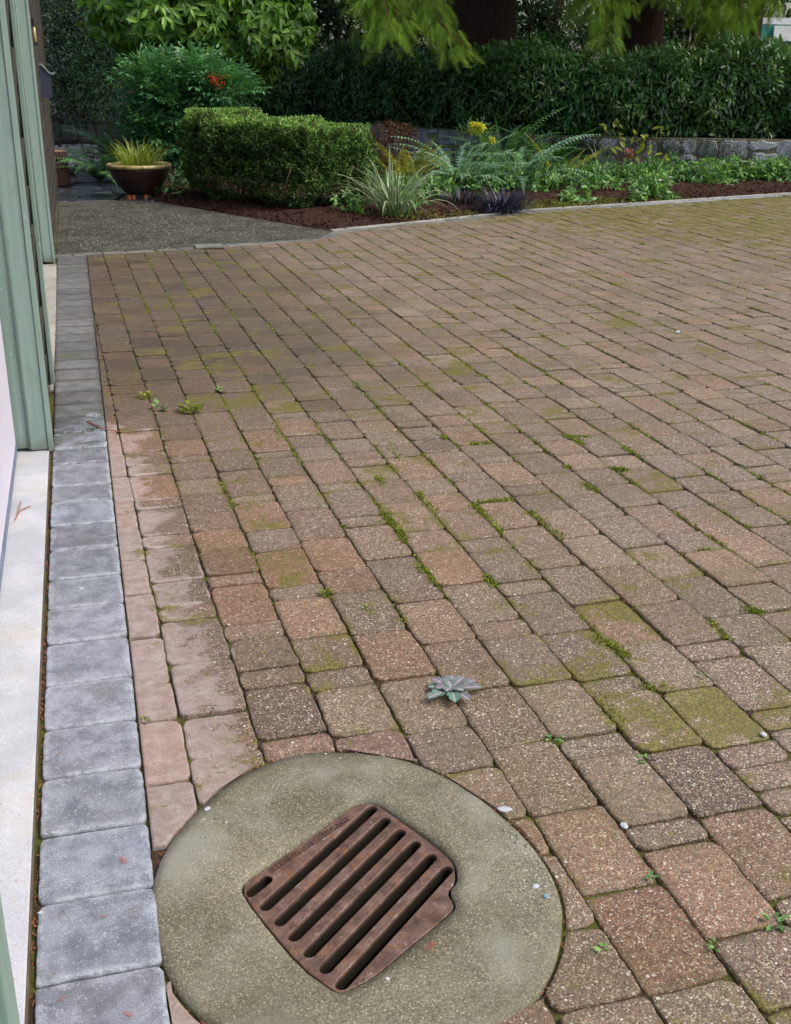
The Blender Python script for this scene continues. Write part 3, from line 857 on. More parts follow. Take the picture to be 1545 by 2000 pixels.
sl = [capsule(*shrink(a, b, .0095 if i else .005), .0122 if i else .0092) for i, (a, b) in enumerate(SLOTS)]
tx0, tx1 = Vector((.2465, 1.8085)), Vector((.4365, 1.9345))
td = (tx1 - tx0).normalized(); tn = Vector((-td.y, td.x))
gz = -.003
W_ = [[(0, gz - .004), (-.0015, gz - .03)]] + [[(.0022, gz - .0028), (.0026, gz - .040)] for _ in sl]
gtop = inset(gl, .003)
cc = bpy.data.curves.new('grate', 'CURVE'); cc.dimensions = '2D'; cc.fill_mode = 'BOTH'; cc.extrude = .0165; cc.bevel_depth = .0022; cc.bevel_resolution = 2
for L_ in [inset(gl, .0042)] + [inset(q, -.0022) for q in sl]:
    sp_ = cc.splines.new('POLY'); sp_.points.add(len(L_) - 1); sp_.use_cyclic_u = True
    for pt, q in zip(sp_.points, L_): pt.co = (q.x, q.y, 0, 1)
to = bpy.data.objects.new('tmp_grate', cc); COL.objects.link(to); bpy.context.view_layer.update()
tm = bpy.data.meshes.new_from_object(to.evaluated_get(bpy.context.evaluated_depsgraph_get())); bpy.data.objects.remove(to)
for v in tm.vertices: v.co.z += gz - .0187
tm.materials.clear()
grate = link('grate', tm, M['iron'], drain)
# recessed name strip: a low frame with raised letters
mb = MB()
for (p, q) in ((tx0 - tn * .0095, tx1 - tn * .0095), (tx0 + tn * .0085, tx1 + tn * .0085), (tx0 - tn * .0095, tx0 + tn * .0085), (tx1 - tn * .0095, tx1 + tn * .0085)):
    mb.tube([(p.x, p.y, gz + .0002), (q.x, q.y, gz + .0002)], .0011, 5)
mb.build('strip_frame', M['iron'], grate)
a_ = [tx0 - tn * .009, tx1 - tn * .009, tx1 + tn * .008, tx0 + tn * .008]
link('name_strip', pymesh('name_strip', [(q.x, q.y, gz + .0004) for q in a_], [(0, 1, 2, 3)]), M['stripiron'], grate)
cu = bpy.data.curves.new('lettering', 'FONT'); cu.body = 'APPROVED   SP   NORTH'; cu.size = .0165; cu.extrude = .0012; cu.offset = .0002; cu.space_character = .95
to = bpy.data.objects.new('tmp_text', cu); COL.objects.link(to)
bpy.context.view_layer.update()
tm = bpy.data.meshes.new_from_object(to.evaluated_get(bpy.context.evaluated_depsgraph_get()))
bpy.data.objects.remove(to)
xs = [v.co.x for v in tm.vertices]; k_ = (tx1 - tx0).length * .93 / (max(xs) - min(xs))
for v in tm.vertices:
    p = tx0 + td * (.008 + (v.co.x - min(xs)) * k_) + tn * (v.co.y - .006)
    v.co = (p.x, p.y, gz + .0009 + v.co.z)
link('lettering', tm, M['iron'], grate)
# pit under the grate
mb = MB(); n = 24
V = []; F = []
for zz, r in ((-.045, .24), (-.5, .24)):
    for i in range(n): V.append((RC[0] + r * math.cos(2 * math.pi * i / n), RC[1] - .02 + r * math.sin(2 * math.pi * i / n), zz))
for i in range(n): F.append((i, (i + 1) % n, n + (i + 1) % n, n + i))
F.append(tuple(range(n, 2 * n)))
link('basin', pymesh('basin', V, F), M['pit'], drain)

# ------------------------------------------------------------------ path, flagstones, bed
sheet('path', [(-.6, 9.935), (-.30, 9.935), (.589, 10.061), (2.117, 10.436), (2.35, 10.84), (2.017, 11.489), (1.5, 12.45), (1.077, 13.361), (.85, 13.75), (.4, 13.95), (-.6, 13.8)], 0.0, M['aggregate'], thick=.05)
mb = MB().box(-.226, -.218, 9.96, 13.8, -.0, .0025); o = mb.build('path_joint', M['sand']); o['kind'] = 'structure'
flags = sheet('flagstone_path', [(-.7, 13.8), (.4, 13.95), (.9, 13.75), (1.3, 14.6), (1.0, 16.2), (.9, 18), (.5, 20), (-.9, 20)], -.02, M['soil'])
FL = [[(-.6, 13.85), (-.1, 13.9), (.02, 14.35), (-.25, 14.75), (-.6, 14.6)], [(-.06, 13.92), (.4, 14.0), (.5, 14.45), (.2, 14.7), (.06, 14.35)],
      [(-.22, 14.8), (.03, 14.42), (.2, 14.78), (.42, 14.9), (.3, 15.3), (-.1, 15.35)], [(-.7, 14.7), (-.3, 14.85), (-.15, 15.4), (-.7, 15.5)],
      [(.46, 14.0), (.85, 13.85), (1.1, 14.3), (.9, 14.75), (.55, 14.5)], [(-.1, 15.45), (.3, 15.38), (.6, 15.7), (.3, 16.2), (0, 16.1)], [(.5, 14.6), (.9, 14.85), (1.0, 15.4), (.7, 15.6), (.38, 15.3)],
      [(-.05, 16.2), (.4, 16.3), (.6, 16.9), (.0, 17.0)]]
for k, P in enumerate(FL):
    pts = outline([Vector(p) for p in P], .05, .12, .012, k)
    V, F = paver_geo(pts, .004, (rs.gauss(0, .008), rs.gauss(0, .008)), .006, rings=1)
    link('flagstone', pymesh('flagstone', V, F), M['slate'], flags)
stp = MB().box(-.02, .62, 17.05, 17.55, -.02, .12).build('slate_step', M['slate'], bevel=.01)
tag(stp, 'low dark slate step behind the potted grass beside the ferns', 'step')

def terrain(name, poly_fn, x0, x1, y0, y1, st, zf, mat):
    nx = int((x1 - x0) / st) + 1; ny = int((y1 - y0) / st) + 1; idx = {}; V = []; F = []
    for i in range(nx):
        for j in range(ny):
            x = x0 + i * st; y = y0 + j * st
            idx[i, j] = len(V); V.append((x, y, zf(x, y)))
    for i in range(nx - 1):
        for j in range(ny - 1):
            x = x0 + (i + .5) * st; y = y0 + (j + .5) * st
            if poly_fn(x, y): F.append((idx[i, j], idx[i + 1, j], idx[i + 1, j + 1], idx[i, j + 1]))
    me = pymesh(name, V, F)
    bm = bmesh.new(); bm.from_mesh(me); bmesh.ops.delete(bm, geom=[v for v in bm.verts if not v.link_faces], context='VERTS'); bm.to_mesh(me); bm.free()
    return link(name, me, mat, smooth=True)
# bed front edge: path side then curb
BEDX = [.85, 1.077, 1.5, 2.017, 2.354, 3.692, 4.872, 6.436, 8.723, 14, 24]; BEDY = [13.8, 13.361, 12.45, 11.489, 10.842, 11.437, 12.017, 12.425, 13.032, 14.35, 16.8]
WALL = [(24, 9.5 + 1), (14, 13.4), (12, 14.3), (10.04, 15.2), (8.07, 15.8), (6.6, 16.6), (5.6, 18.6), (4.6, 21.5), (3.8, 24.0), (.8, 24.8), (-1.5, 24.3), (-6, 24)]
WZ = [.5, .52, .53, .534, .534, .54, .56, .62, .70, .70, .70, .7]
def wall_y(x):
    xs_ = [p[0] for p in WALL][::-1]; ys_ = [p[1] for p in WALL][::-1]; return float(np.interp(x, xs_, ys_))
def bedfront(x): return float(np.interp(x, BEDX, BEDY)) if x > .85 else 99
def bz(x, y):
    t = min(1, max(0, (y - bedfront(x)) / 1.2)) if x > .85 else 0
    return -.006 + .08 * t + .018 * noise.noise(Vector((x * 5, y * 5, 0))) + .008 * noise.noise(Vector((x * 21, y * 21, 0)))
bed = terrain('planting_bed', lambda x, y: y > bedfront(x) - .02 and y < wall_y(x) + .1, .8, 14, 10.8, 25, .11, lambda x, y: max(bz(x, y), -.012) if y > bedfront(x) + .03 else -.03, M['mulch'])
bed['kind'] = 'structure'
gp = terrain('gravel_strip', lambda x, y: True, -1.2, .9, 17.6, 25, .2, lambda x, y: .0 + .02 * noise.noise(Vector((x * 4, y * 4, 3))), M['mulch']); gp['kind'] = 'structure'
# curb: thin concrete band between bed and pavers
curb = empty('kerb', (4.8, 12, 0), kind='structure')
for i in range(3, len(EDGE) - 2):
    a = Vector(EDGE[i]); b = Vector(EDGE[i + 1]); d = (b - a).normalized(); nn = Vector((-d.y, d.x))
    L = (b - a).length; k = max(1, round(L / 1.0))
    for j in range(k):
        p = a + d * (L * j / k + .004); q = a + d * (L * (j + 1) / k - .004)
        mb = MB(); P = [p + nn * .004, q + nn * .004, q + nn * .066, p + nn * .066]
        mb.add([(v.x, v.y, -.03) for v in P] + [(v.x, v.y, .013) for v in P], [(3, 2, 1, 0), (4, 5, 6, 7), (0, 1, 5, 4), (1, 2, 6, 5), (2, 3, 7, 6), (3, 0, 4, 7)])
        mb.build('kerb_section', M['curb'], curb, bevel=.004)

# raised ground behind the stone wall
P = [(x, y + .15) for x, y in WALL]
sheet('upper_garden', P + [(-60, 24), (-60, 200), (150, 200), (150, 8)], .44, M['soil'])

# ------------------------------------------------------------------ stone wall
wallo = empty('stone_wall', (8, 15.8, 0), 'low grey granite retaining wall with mossy mortar behind the planting bed', 'wall')
V = []; F = []
for (x, y), z in zip(WALL, WZ):
    V += [(x, y, -.06), (x, y, z), (x + .05, y + .35, z), (x + .05, y + .35, -.06)]
for i in range(len(WALL) - 1):
    for k in range(3): F.append((i * 4 + k, i * 4 + 4 + k, i * 4 + 5 + k, i * 4 + 1 + k))
link('mortar', pymesh('mortar', V, F), M['mortar'], wallo)
cum = [0]
for i in range(len(WALL) - 1): cum.append(cum[-1] + math.dist(WALL[i], WALL[i + 1]))
def wall_pt(s):
    x = float(np.interp(s, cum, [p[0] for p in WALL])); y = float(np.interp(s, cum, [p[1] for p in WALL])); z = float(np.interp(s, cum, WZ)); return x, y, z
def wall_nrm(s):
    a = Vector(wall_pt(s - .1)[:2]); b = Vector(wall_pt(s + .1)[:2]); d = (b - a).normalized(); n_ = Vector((-d.y, d.x)); return d, (n_ if n_.y < 0 else -n_)
rw = random.Random(5)
s = cum[1]; send = cum[-2]
nrow = 2
while s < send:
    big = rw.uniform(.22, .5)
    rows = rw.choice([2, 2, 2, 3])
    hh = wall_pt(s)[2]
    cuts = [0.0] + [hh * (k / rows + rw.uniform(-.11, .11)) for k in range(1, rows)] + [hh]
    for k in range(rows):
        a0 = s + rw.uniform(-.03, .03); a1 = s + big + rw.uniform(-.03, .03)
        z0, z1 = cuts[k], cuts[k + 1]
        j = lambda: rw.uniform(-.025, .025)
        cs = [Vector((a0 + .022 + 1.6 * j(), z0 + .02 + j() * .8)), Vector((a1 - .022 + 1.6 * j(), z0 + .02 + j() * .8)), Vector((a1 - .022 + 1.6 * j(), z1 - .02 + j() * .8)), Vector((a0 + .022 + 1.6 * j(), z1 - .02 + j() * .5))]
        if rw.random() < .4: cs.insert(2, Vector((a1 + .01, (z0 + z1) / 2)))
        pts = outline(cs, .05, .05, .03, int(s * 100) + k)
        n = len(pts); ctr = sum(pts, Vector((0, 0))) / n
        V = []; F = []
        d, nn = wall_nrm((a0 + a1) / 2); pr = rw.uniform(.012, .045)
        def w3(p, o):
            x, y, _ = wall_pt(max(.11, p.x)); return (x + nn.x * o, y + nn.y * o, min(p.y, hh + .01))
        for f_, o in ((1, -.01), (1, pr * .4), (.9, pr * .85), (.65, pr)):
            for p in pts:
                q = ctr + (p - ctr) * f_
                V.append(w3(q, o + (.012 * noise.noise(Vector((q.x * 9, q.y * 9, k))) if f_ < 1 else 0)))
        for l in range(3):
            for i in range(n): F.append((l * n + i, l * n + (i + 1) % n, (l + 1) * n + (i + 1) % n, (l + 1) * n + i))
        F.append(tuple(3 * n + i for i in range(n)))
        me = pymesh('stone', V, F); bm = bmesh.new(); bm.from_mesh(me); bmesh.ops.recalc_face_normals(bm, faces=bm.faces[:]); bm.to_mesh(me); bm.free()
        link('stone', me, M['granite'], wallo)
    s += big

# ------------------------------------------------------------------ garage
gar = empty('garage', (-.34, 5, 0), 'garage side with pale green painted door casings, lilac door and brown shingles', 'garage')
mb = MB().box(-4.5, -.37, -1.0, 9.9, 0, 3.0); mb.build('wall', M['shingle'], gar)
mb = MB().box(-4.5, -.262, 9.9, 15.2, 0, 3.0); mb.build('house_wall', M['shingle'], gar)
MB().box(-4.6, .12, -1.2, 15.5, 3.02, 3.16).build('roof_eave', M['green'], gar)
def pilaster(y0, y1, tail=True, dx=0.0):
    # jamb boards facing the door opening
    X_ = lambda mb: setattr(mb, 'V', [(v[0] + dx, v[1], v[2]) for v in mb.V]) or mb
    X_(MB().box(-.345, -.284, y0 + .012, y1 - .012, .022, 3.0)).build('stop_board', M['green'], gar, bevel=.003)
    X_(MB().box(-.283, -.2145, y0 + .006, y0 + .05, .014, 3.0)).build('jamb_board', M['green'], gar, bevel=.003)
    X_(MB().box(-.2135, -.195, y0, y0 + .10, .006, 3.0)).build('casing_board', M['green'], gar, bevel=.002)
    if tail:
        MB().box(-.2135, -.195, y1 - .10, y1, .03, 3.0).build('casing_board', M['green'], gar, bevel=.002)
        MB().box(-.283, -.2145, y1 - .05, y1 - .006, .014, 3.0).build('jamb_board', M['green'], gar, bevel=.003)
pilaster(4.60, 5.68); pilaster(.2, 1.36); pilaster(9.46, 9.9, False, -.033)
MB().box(-.316, -.2475, 9.52, 9.9, .014, 3.0).build('return_board', M['green'], gar, bevel=.003)
# bead moulding on jamb
for y0 in (4.60, 9.46):
    bx_ = -.286 - (.033 if y0 > 9 else 0)
    MB().tube([(bx_, y0 + .008, .02), (bx_, y0 + .008, 3)], .006, 8).build('bead', M['green'], gar, smooth=True)
    for zz in (.18, .86, 1.9):
        V, F = tube_np([(bx_ + .014, y0 + .007, zz), (bx_ + .014, y0 + .0035, zz)], .0045, 8)
        mb = MB(); mb.add(V, F); mb.build('screw_plug', M['green'], gar)
MB().box(-.40, -.21, 1.36, 4.6, 2.35, 3.0).build('lintel', M['green'], gar); MB().box(-.40, -.21, 5.68, 9.46, 2.35, 3.0).build('lintel', M['green'], gar)
# doors in sections
for y0, y1 in ((1.36, 4.6), (5.68, 9.46)):
    d = MB().box(-.372, -.352, y0, y1, .03, 2.4).build('garage_door', M['door'], gar)
    for k in range(4):
        z0 = .055 + k * .575
        MB().box(-.352, -.338, y0 + .012, y1 - .012, z0, z0 + .567).build('door_section', M['door'], d, bevel=.003)
    MB().box(-.366, -.335, y0 + .012, y1 - .012, .012, .05).build('bottom_seal', M['rubber'], d, bevel=.004)
# shingles: the slice of wall between casings and the house wall
sme = MB().box(-.006, .006, -.165, .165, -.10, .11); sme = pymesh('shingle', sme.V, sme.F); sme.materials.append(M['shingle'])
def shingles(y0, y1, x, zmax, w=.34):
    z = .12; r_ = 0
    while z < zmax:
        y = y0 + w / 2 - (w / 2 if r_ % 2 else 0)
        while y < y1 - .05:
            yy = min(max(y, y0 + w / 2), y1 - w / 2)
            o = bpy.data.objects.new('shingle', sme); COL.objects.link(o); o.parent = gar; o.matrix_parent_inverse = Matrix.Translation(-Vector(gar.location))
            o.location = (x + rw.uniform(-.002, .003), yy, z + rw.uniform(-.004, .004)); o.rotation_euler = (0, math.radians(3.5), 0)
            y += w
        z += .19; r_ += 1
MB().box(-.345, -.232, 4.70, 5.58, .02, 3.0).build('pilaster_core', M['shingle'], gar)
shingles(4.70, 5.58, -.223, 3.0)
MB().box(-.40, -.255, 9.91, 15.2, .0, 3.0).build('house_sheathing', M['shingle'], gar)
shingles(9.93, 15.15, -.247, 2.7)
MB().box(-.262, -.236, 15.17, 15.26, 0, 3.0).build('corner_board', M['shingle'], gar, bevel=.003)
# sill of the near opening and dirt gap
sill = empty('door_sill', (-.27, 3, 0), kind='structure')
MB().box(-.42, -.2125, 1.0, 4.72, -.06, .008).build('sill_slab', M['sill'], sill, bevel=.003)
MB().box(-.2115, -.2085, 1.0, 4.6, -.03, .006).build('metal_strip', M['twig'], sill)
MB().box(-.42, -.206, 5.6, 9.5, -.06, -.004).build('second_sill', M['curb'], sill)

# fixtures on the house wall
mlx = -.238
mbx = empty('mailbox', (mlx, 11.5, 1.3), 'dark blue grey metal mailbox with a curved lid on the brown shingled wall', 'mailbox')
V = []; F = []
prof = [(0, 1.20), (.090, 1.20), (.092, 1.395), (.075, 1.405), (.045, 1.44), (.018, 1.47), (0, 1.472)]
for y in (11.38, 11.62):
    for px_, pz in prof: V.append((mlx + px_, y, pz))
n = len(prof); F = [tuple(range(n))[::-1], tuple(range(n, 2 * n))] + [(i, (i + 1) % n, n + (i + 1) % n, n + i) for i in range(n)]
link('box_body', pymesh('box_body', V, F), M['mailbox'], mbx)
V = []; F = []
lid = [(0, 1.477), (.020, 1.476), (.048, 1.446), (.076, 1.41), (.098, 1.399), (.132, 1.405)]
for y in (11.37, 11.63):
    for px_, pz in lid: V.append((mlx + px_, y, pz)); V.append((mlx + px_, y, pz + .014))
n = len(lid) * 2
for i in range(0, n - 2, 2): F += [(i, i + 2, n + i + 2, n + i), (i + 1, n + i + 1, n + i + 3, i + 3), (i, i + 1, i + 3, i + 2), (n + i, n + i + 2, n + i + 3, n + i + 1)]
F += [(0, n, n + 1, 1), (n - 2, n - 1, 2 * n - 1, 2 * n - 2)]
link('lid', pymesh('lid', V, F), M['mailtop'], mbx)
ln_ = empty('wall_lantern', (-.238, 10.4, 1.8), 'slim wall lantern with black bracket and amber glass beside the far green casing', 'lantern')
zt = AT(66, 35, 10.4)[2]; zb = AT(66, 88, 10.4)[2]
MB().box(-.238, -.222, 10.35, 10.45, zt - .06, zt).build('bracket', M['black'], ln_, bevel=.004)
MB().tube([(-.226, 10.4, zt - .07), (-.226, 10.4, zb + .02)], .011, 10).build('glass', M['amber'], ln_, smooth=True)
MB().box(-.238, -.213, 10.385, 10.415, zb, zb + .02).build('foot', M['black'], ln_)
hp = [AT(82, 195, 14.8), AT(86, 215, 14.8), AT(95, 228, 14.8), AT(104, 226, 14.8), AT(110, 216, 14.8)]
o = MB().tube(hp, .008, 6).build('hose', M['black'], smooth=True); tag(o, 'loop of dark hose hanging off the corner of the shingled wall', 'hose')

# ------------------------------------------------------------------ log stump and pot
def lathe(prof, n=40, wob=0, sx=1):
    V = []; F = []
    for i in range(n):
        w = 2 * math.pi * i / n
        for r, z in prof:
            rr = r * (1 + wob * noise.noise(Vector((math.cos(w) * 2.5, math.sin(w) * 2.5, z * .7))) + wob * .5 * noise.noise(Vector((math.cos(w) * 9, math.sin(w) * 9, z * .4))))
            V.append((rr * math.cos(w), rr * math.sin(w), z))
    m = len(prof)
    for i in range(n):
        for k in range(m - 1): F.append((i * m + k, ((i + 1) % n) * m + k, ((i + 1) % n) * m + k + 1, i * m + k + 1))
    return V, F
st = empty('log_stump', (-.285, 15.98, 0), 'upright reddish brown log stump standing on slate by the shingled wall', 'stump')
V, F = lathe([(.205, 0), (.20, .1), (.195, .25), (.192, .40), (.186, .425)], 48, .07)
link('bark', pymesh('bark', V, F), M['log'], st, smooth=True).location = (-.285, 15.98, 0)
st_b = [c for c in COL.objects if c.name == 'bark'][0]; st_b.matrix_parent_inverse = Matrix.Identity(4); st_b.location = (0, 0, 0)
V, F = lathe([(.188, .42), (.17, .432), (.06, .434), (.001, .434)], 48, .07)
o = link('cut_top', pymesh('cut_top', V, F), M['logtop'], st); o.matrix_parent_inverse = Matrix.Identity(4)

PX, PY = AT(278, 388, 14.1)[0], 14.3
pot = empty('plant_pot', (PX, PY, .03), 'wide dark brown glazed bowl pot with a yellow rim on terracotta feet', 'pot')
def child(name, V, F, mat, par, smooth=True):
    o = link(name, pymesh(name, V, F), mat, par, smooth=smooth); o.matrix_parent_inverse = Matrix.Identity(4); return o
V, F = lathe([(.001, 0), (.16, 0), (.18, .02), (.25, .09), (.32, .19), (.355, .28), (.36, .315), (.345, .315), (.34, .30)], 56)
child('bowl', V, F, M['pot'], pot)
V, F = lathe([(.345, .308), (.375, .31), (.388, .33), (.38, .35), (.36, .357), (.335, .35), (.33, .32)], 56)
child('rim', V, F, M['rim'], pot)
V, F = lathe([(.335, .305), (.2, .325), (.001, .33)], 30)
child('soil', V, F, M['soil'], pot)
for px_ in (252, 261, 285):
    f = AT(px_, 392, PY - .2)
    V, F = tube_np([(f[0] - PX, f[1] - PY - .01, -.03), (f[0] - PX, f[1] - PY - .01, .01)], .026, 10)
    child('pot_foot', V, F, M['terracotta'], pot, False)

# ------------------------------------------------------------------ blades (grass-like plants)
def blade_mesh(name, L, w, bend, mat, edge=False, seg=7, fold=.25, tw=0.0):
    V = []; F = []; E = []; x = y = 0.0; z = 0.0; a = math.pi / 2
    for i in range(seg + 1):
        t = i / seg; ww = w * (1 - t ** 2.2) * (.6 + .4 * min(1, t * 5)) + .0006
        V += [(x, -ww, z + fold * ww), (x, -ww * .45, z), (x, ww * .45, z), (x, ww, z + fold * ww)]; E += [1, 0, 0, 1]
        a -= bend / seg * (0.4 + 1.2 * t); x += math.cos(a) * L / seg; z += math.sin(a) * L / seg
    for i in range(seg):
        for k in range(3): F.append((i * 4 + k, i * 4 + k + 1, i * 4 + k + 5, i * 4 + k + 4))
    n = len(V)
    me = pymesh(name, V, F, {'val': [random.random()] * n, 'edge': E}); me.materials.append(mat)
    me.polygons.foreach_set('use_smooth', [True] * len(me.polygons))
    return me
def place(name, me, parent, loc, rz, tilt=0.0, s=1.0, rx=0.0):
    o = bpy.data.objects.new(name, me); COL.objects.link(o); o.parent = parent
    o.location = loc; o.rotation_euler = (rx, tilt, rz); o.scale = (s, s, s); return o
def clump(name, loc, label, cat, mat, n, L, w, bend=(.5, 1.8), spread=.05, meshes=6, part='blade', edge=False, group=None, tilt=.5, parent=None):
    root = parent or empty(name, loc, label, cat, group)
    ms = [blade_mesh(part, 1.0 * L * random.uniform(.85, 1.1), w * random.uniform(.8, 1.2), random.uniform(*bend), mat) for _ in range(meshes)]
    for i in range(n):
        a = random.uniform(0, 2 * math.pi); r = spread * math.sqrt(random.random())
        base = (0, 0, 0) if parent is None else (0, 0, loc[2])
        place(part, random.choice(ms), root, (r * math.cos(a), r * math.sin(a), base[2]), a + random.uniform(-.5, .5), random.uniform(0, tilt), random.uniform(.55, 1.1))
    return root
gr = clump('ornamental_grass', (PX, PY, .345), 'yellow green arching grass growing in the wide brown pot', 'grass plant', M['potgrass'], 190, .36, .0075, (.4, 1.9), .25, 7, tilt=.55)
g = G(775, 425)
clump('striped_lily_plant', (g[0] - .02, g[1] + .05, .02), 'cream and green striped strappy plant at the front of the bed beside the clipped hedge', 'plant', M['striped'], 120, .72, .015, (.3, 2.0), .16, 8, tilt=.75)
g = G(1155, 352)
clump('striped_lily_plant', (g[0], g[1] - .25, .06), 'small cream striped strappy plant standing against the stone wall', 'plant', M['striped'], 14, .55, .016, (.2, 1.2), .04, 4, tilt=.5)
for (px_, py_), lab, nn_, L_ in (((905, 405), 'smaller black mondo grass clump beside the striped plant', 260, .26), ((985, 416), 'largest black mondo grass clump at the bed edge below the blue green fern', 480, .33), ((1110, 385), 'thin black mondo grass tuft behind the pale hellebores', 110, .24)):
    g = G(px_, py_)
    clump('black_mondo_grass', (g[0], g[1] + .08, .0), lab, 'grass plant', M['blacklily'], nn_, L_, .0065, (.9, 2.3), .20, 6, tilt=.9, group='black mondo grass clumps along the bed edge')

# ------------------------------------------------------------------ ferns
def frond_mesh(name, L, wid, bend, mat, pairs=26):
    V = []; F = []; vals = []
    x = z = 0.0; a = 1.15; pts = []
    for i in range(pairs + 1):
        pts.append((x, z, a)); a -= bend / pairs; x += math.cos(a) * L / pairs; z += math.sin(a) * L / pairs
    for i, (x, z, a) in enumerate(pts):
        t = i / pairs; l = wid * math.sin(math.pi * min(1, .12 + t * .93)) ** .7 * (1 - .25 * t) + .004
        if i < 2: l *= .3
        tx, tz = math.cos(a), math.sin(a); lw = L / pairs * .40
        for sgn in (-1, 1):
            o = len(V); dr = .10 * l
            b0 = (x - tx * lw, 0, z - tz * lw); b1 = (x + tx * lw, 0, z + tz * lw)
            m0 = (x + tx * (.25 * l - lw * .8), sgn * l * .6, z + tz * .25 * l - dr * .3 + .02 * l); m1 = (x + tx * (.25 * l + lw * .8), sgn * l * .6, z + tz * .25 * l - dr * .3)
            tp = (x + tx * l * .45, sgn * l, z + tz * .4 * l - dr - .02)
            V += [b0, b1, m1, m0, tp]; F += [(o, o + 1, o + 2, o + 3), (o + 3, o + 2, o + 4)]
            vals += [random.random()] * 5
        if i:
            o = len(V); x0, z0, _ = pts[i - 1]; V += [(x0, -.003, z0), (x0, .003, z0), (x, .003, z), (x, -.003, z)]; F.append((o, o + 1, o + 2, o + 3)); vals += [.9] * 4
    me = pymesh(name, V, F, {'val': vals}); me.materials.append(mat); return me
def fern(loc, label, mat, n, L, wid=.09, bend=(1.2, 2.2), arc=(0, 2 * math.pi), pairs=26, group=None):
    root = empty('fern', loc, label, 'fern', group)
    ms = [frond_mesh('frond', L * random.uniform(.85, 1.1), wid, random.uniform(*bend), mat, pairs) for _ in range(4)]
    for i in range(n):
        a = arc[0] + (arc[1] - arc[0]) * (i + random.uniform(-.3, .3)) / n
        place('frond', random.choice(ms), root, (0, 0, 0), a, random.uniform(-.15, .35), random.uniform(.75, 1.1), random.uniform(-.2, .2))
    return root
g = G(197, 350); fern((g[0] - .02, 16.0, .02), 'dark green fern spreading over the slate path left of the pot', M['fern'], 24, .95, .11, (1.0, 2.1))
g = G(215, 330); fern((g[0] + .15, 17.9, .0), 'dim dark fern in the shade behind the potted grass', M['fern'], 24, 1.15, .12, (.7, 1.6))
g = G(768, 375); fern((g[0], g[1] - .6, .05), 'upright yellowing fern with broad fronds beside the right end of the clipped hedge', M['fernyellow'], 11, 1.0, .15, (.3, 1.2), (-.3, 6.0), 22)
g = G(880, 375); fern((g[0], g[1] - .3, .05), 'large blue green sword fern in the middle of the bed', M['fernblue'], 26, 1.15, .11, (.8, 1.8))
g = G(1000, 372); fern((g[0], g[1] - .25, .05), 'arching blue green sword fern above the black mondo grass', M['fernblue'], 24, 1.15, .11, (1.0, 1.9))
g = G(960, 350); fern((g[0] + .1, g[1] - .1, .05), 'dark green fern standing below the yellow leaved shrub', M['fern'], 24, 1.25, .12, (.5, 1.4))
g = G(1100, 375); fern((g[0], g[1] + .2, .05), 'small yellow green fern with one upright frond near the wall', M['fernyellow'], 10, .7, .08, (.3, 1.6))
g = G(1050, 350); fern((g[0] + .1, g[1] - .2, .05), 'dark arching fern against the left part of the stone wall', M['fern'], 18, 1.0, .09, (.8, 1.7))

# ------------------------------------------------------------------ shrubs and hedges
def polyline(P, n):
    P = [Vector(p) for p in P]; c = [0]
    for i in range(len(P) - 1): c.append(c[-1] + (P[i + 1] - P[i]).length)
    s = rng.rand(n) * c[-1]
    x = np.interp(s, c, [p.x for p in P]); y = np.interp(s, c, [p.y for p in P])
    x2 = np.interp(s + .15, c, [p.x for p in P]); y2 = np.interp(s + .15, c, [p.y for p in P]); x1 = np.interp(s - .15, c, [p.x for p in P]); y1 = np.interp(s - .15, c, [p.y for p in P])
    d = np.stack([x2 - x1, y2 - y1], 1); d /= np.linalg.norm(d, axis=1, keepdims=True) + 1e-9
    return s, np.stack([x, y], 1), d
def nz(P, f, seed=0):
    return np.array([noise.noise(Vector((p[0] * f + seed, p[1] * f, p[2] * f))) for p in P])

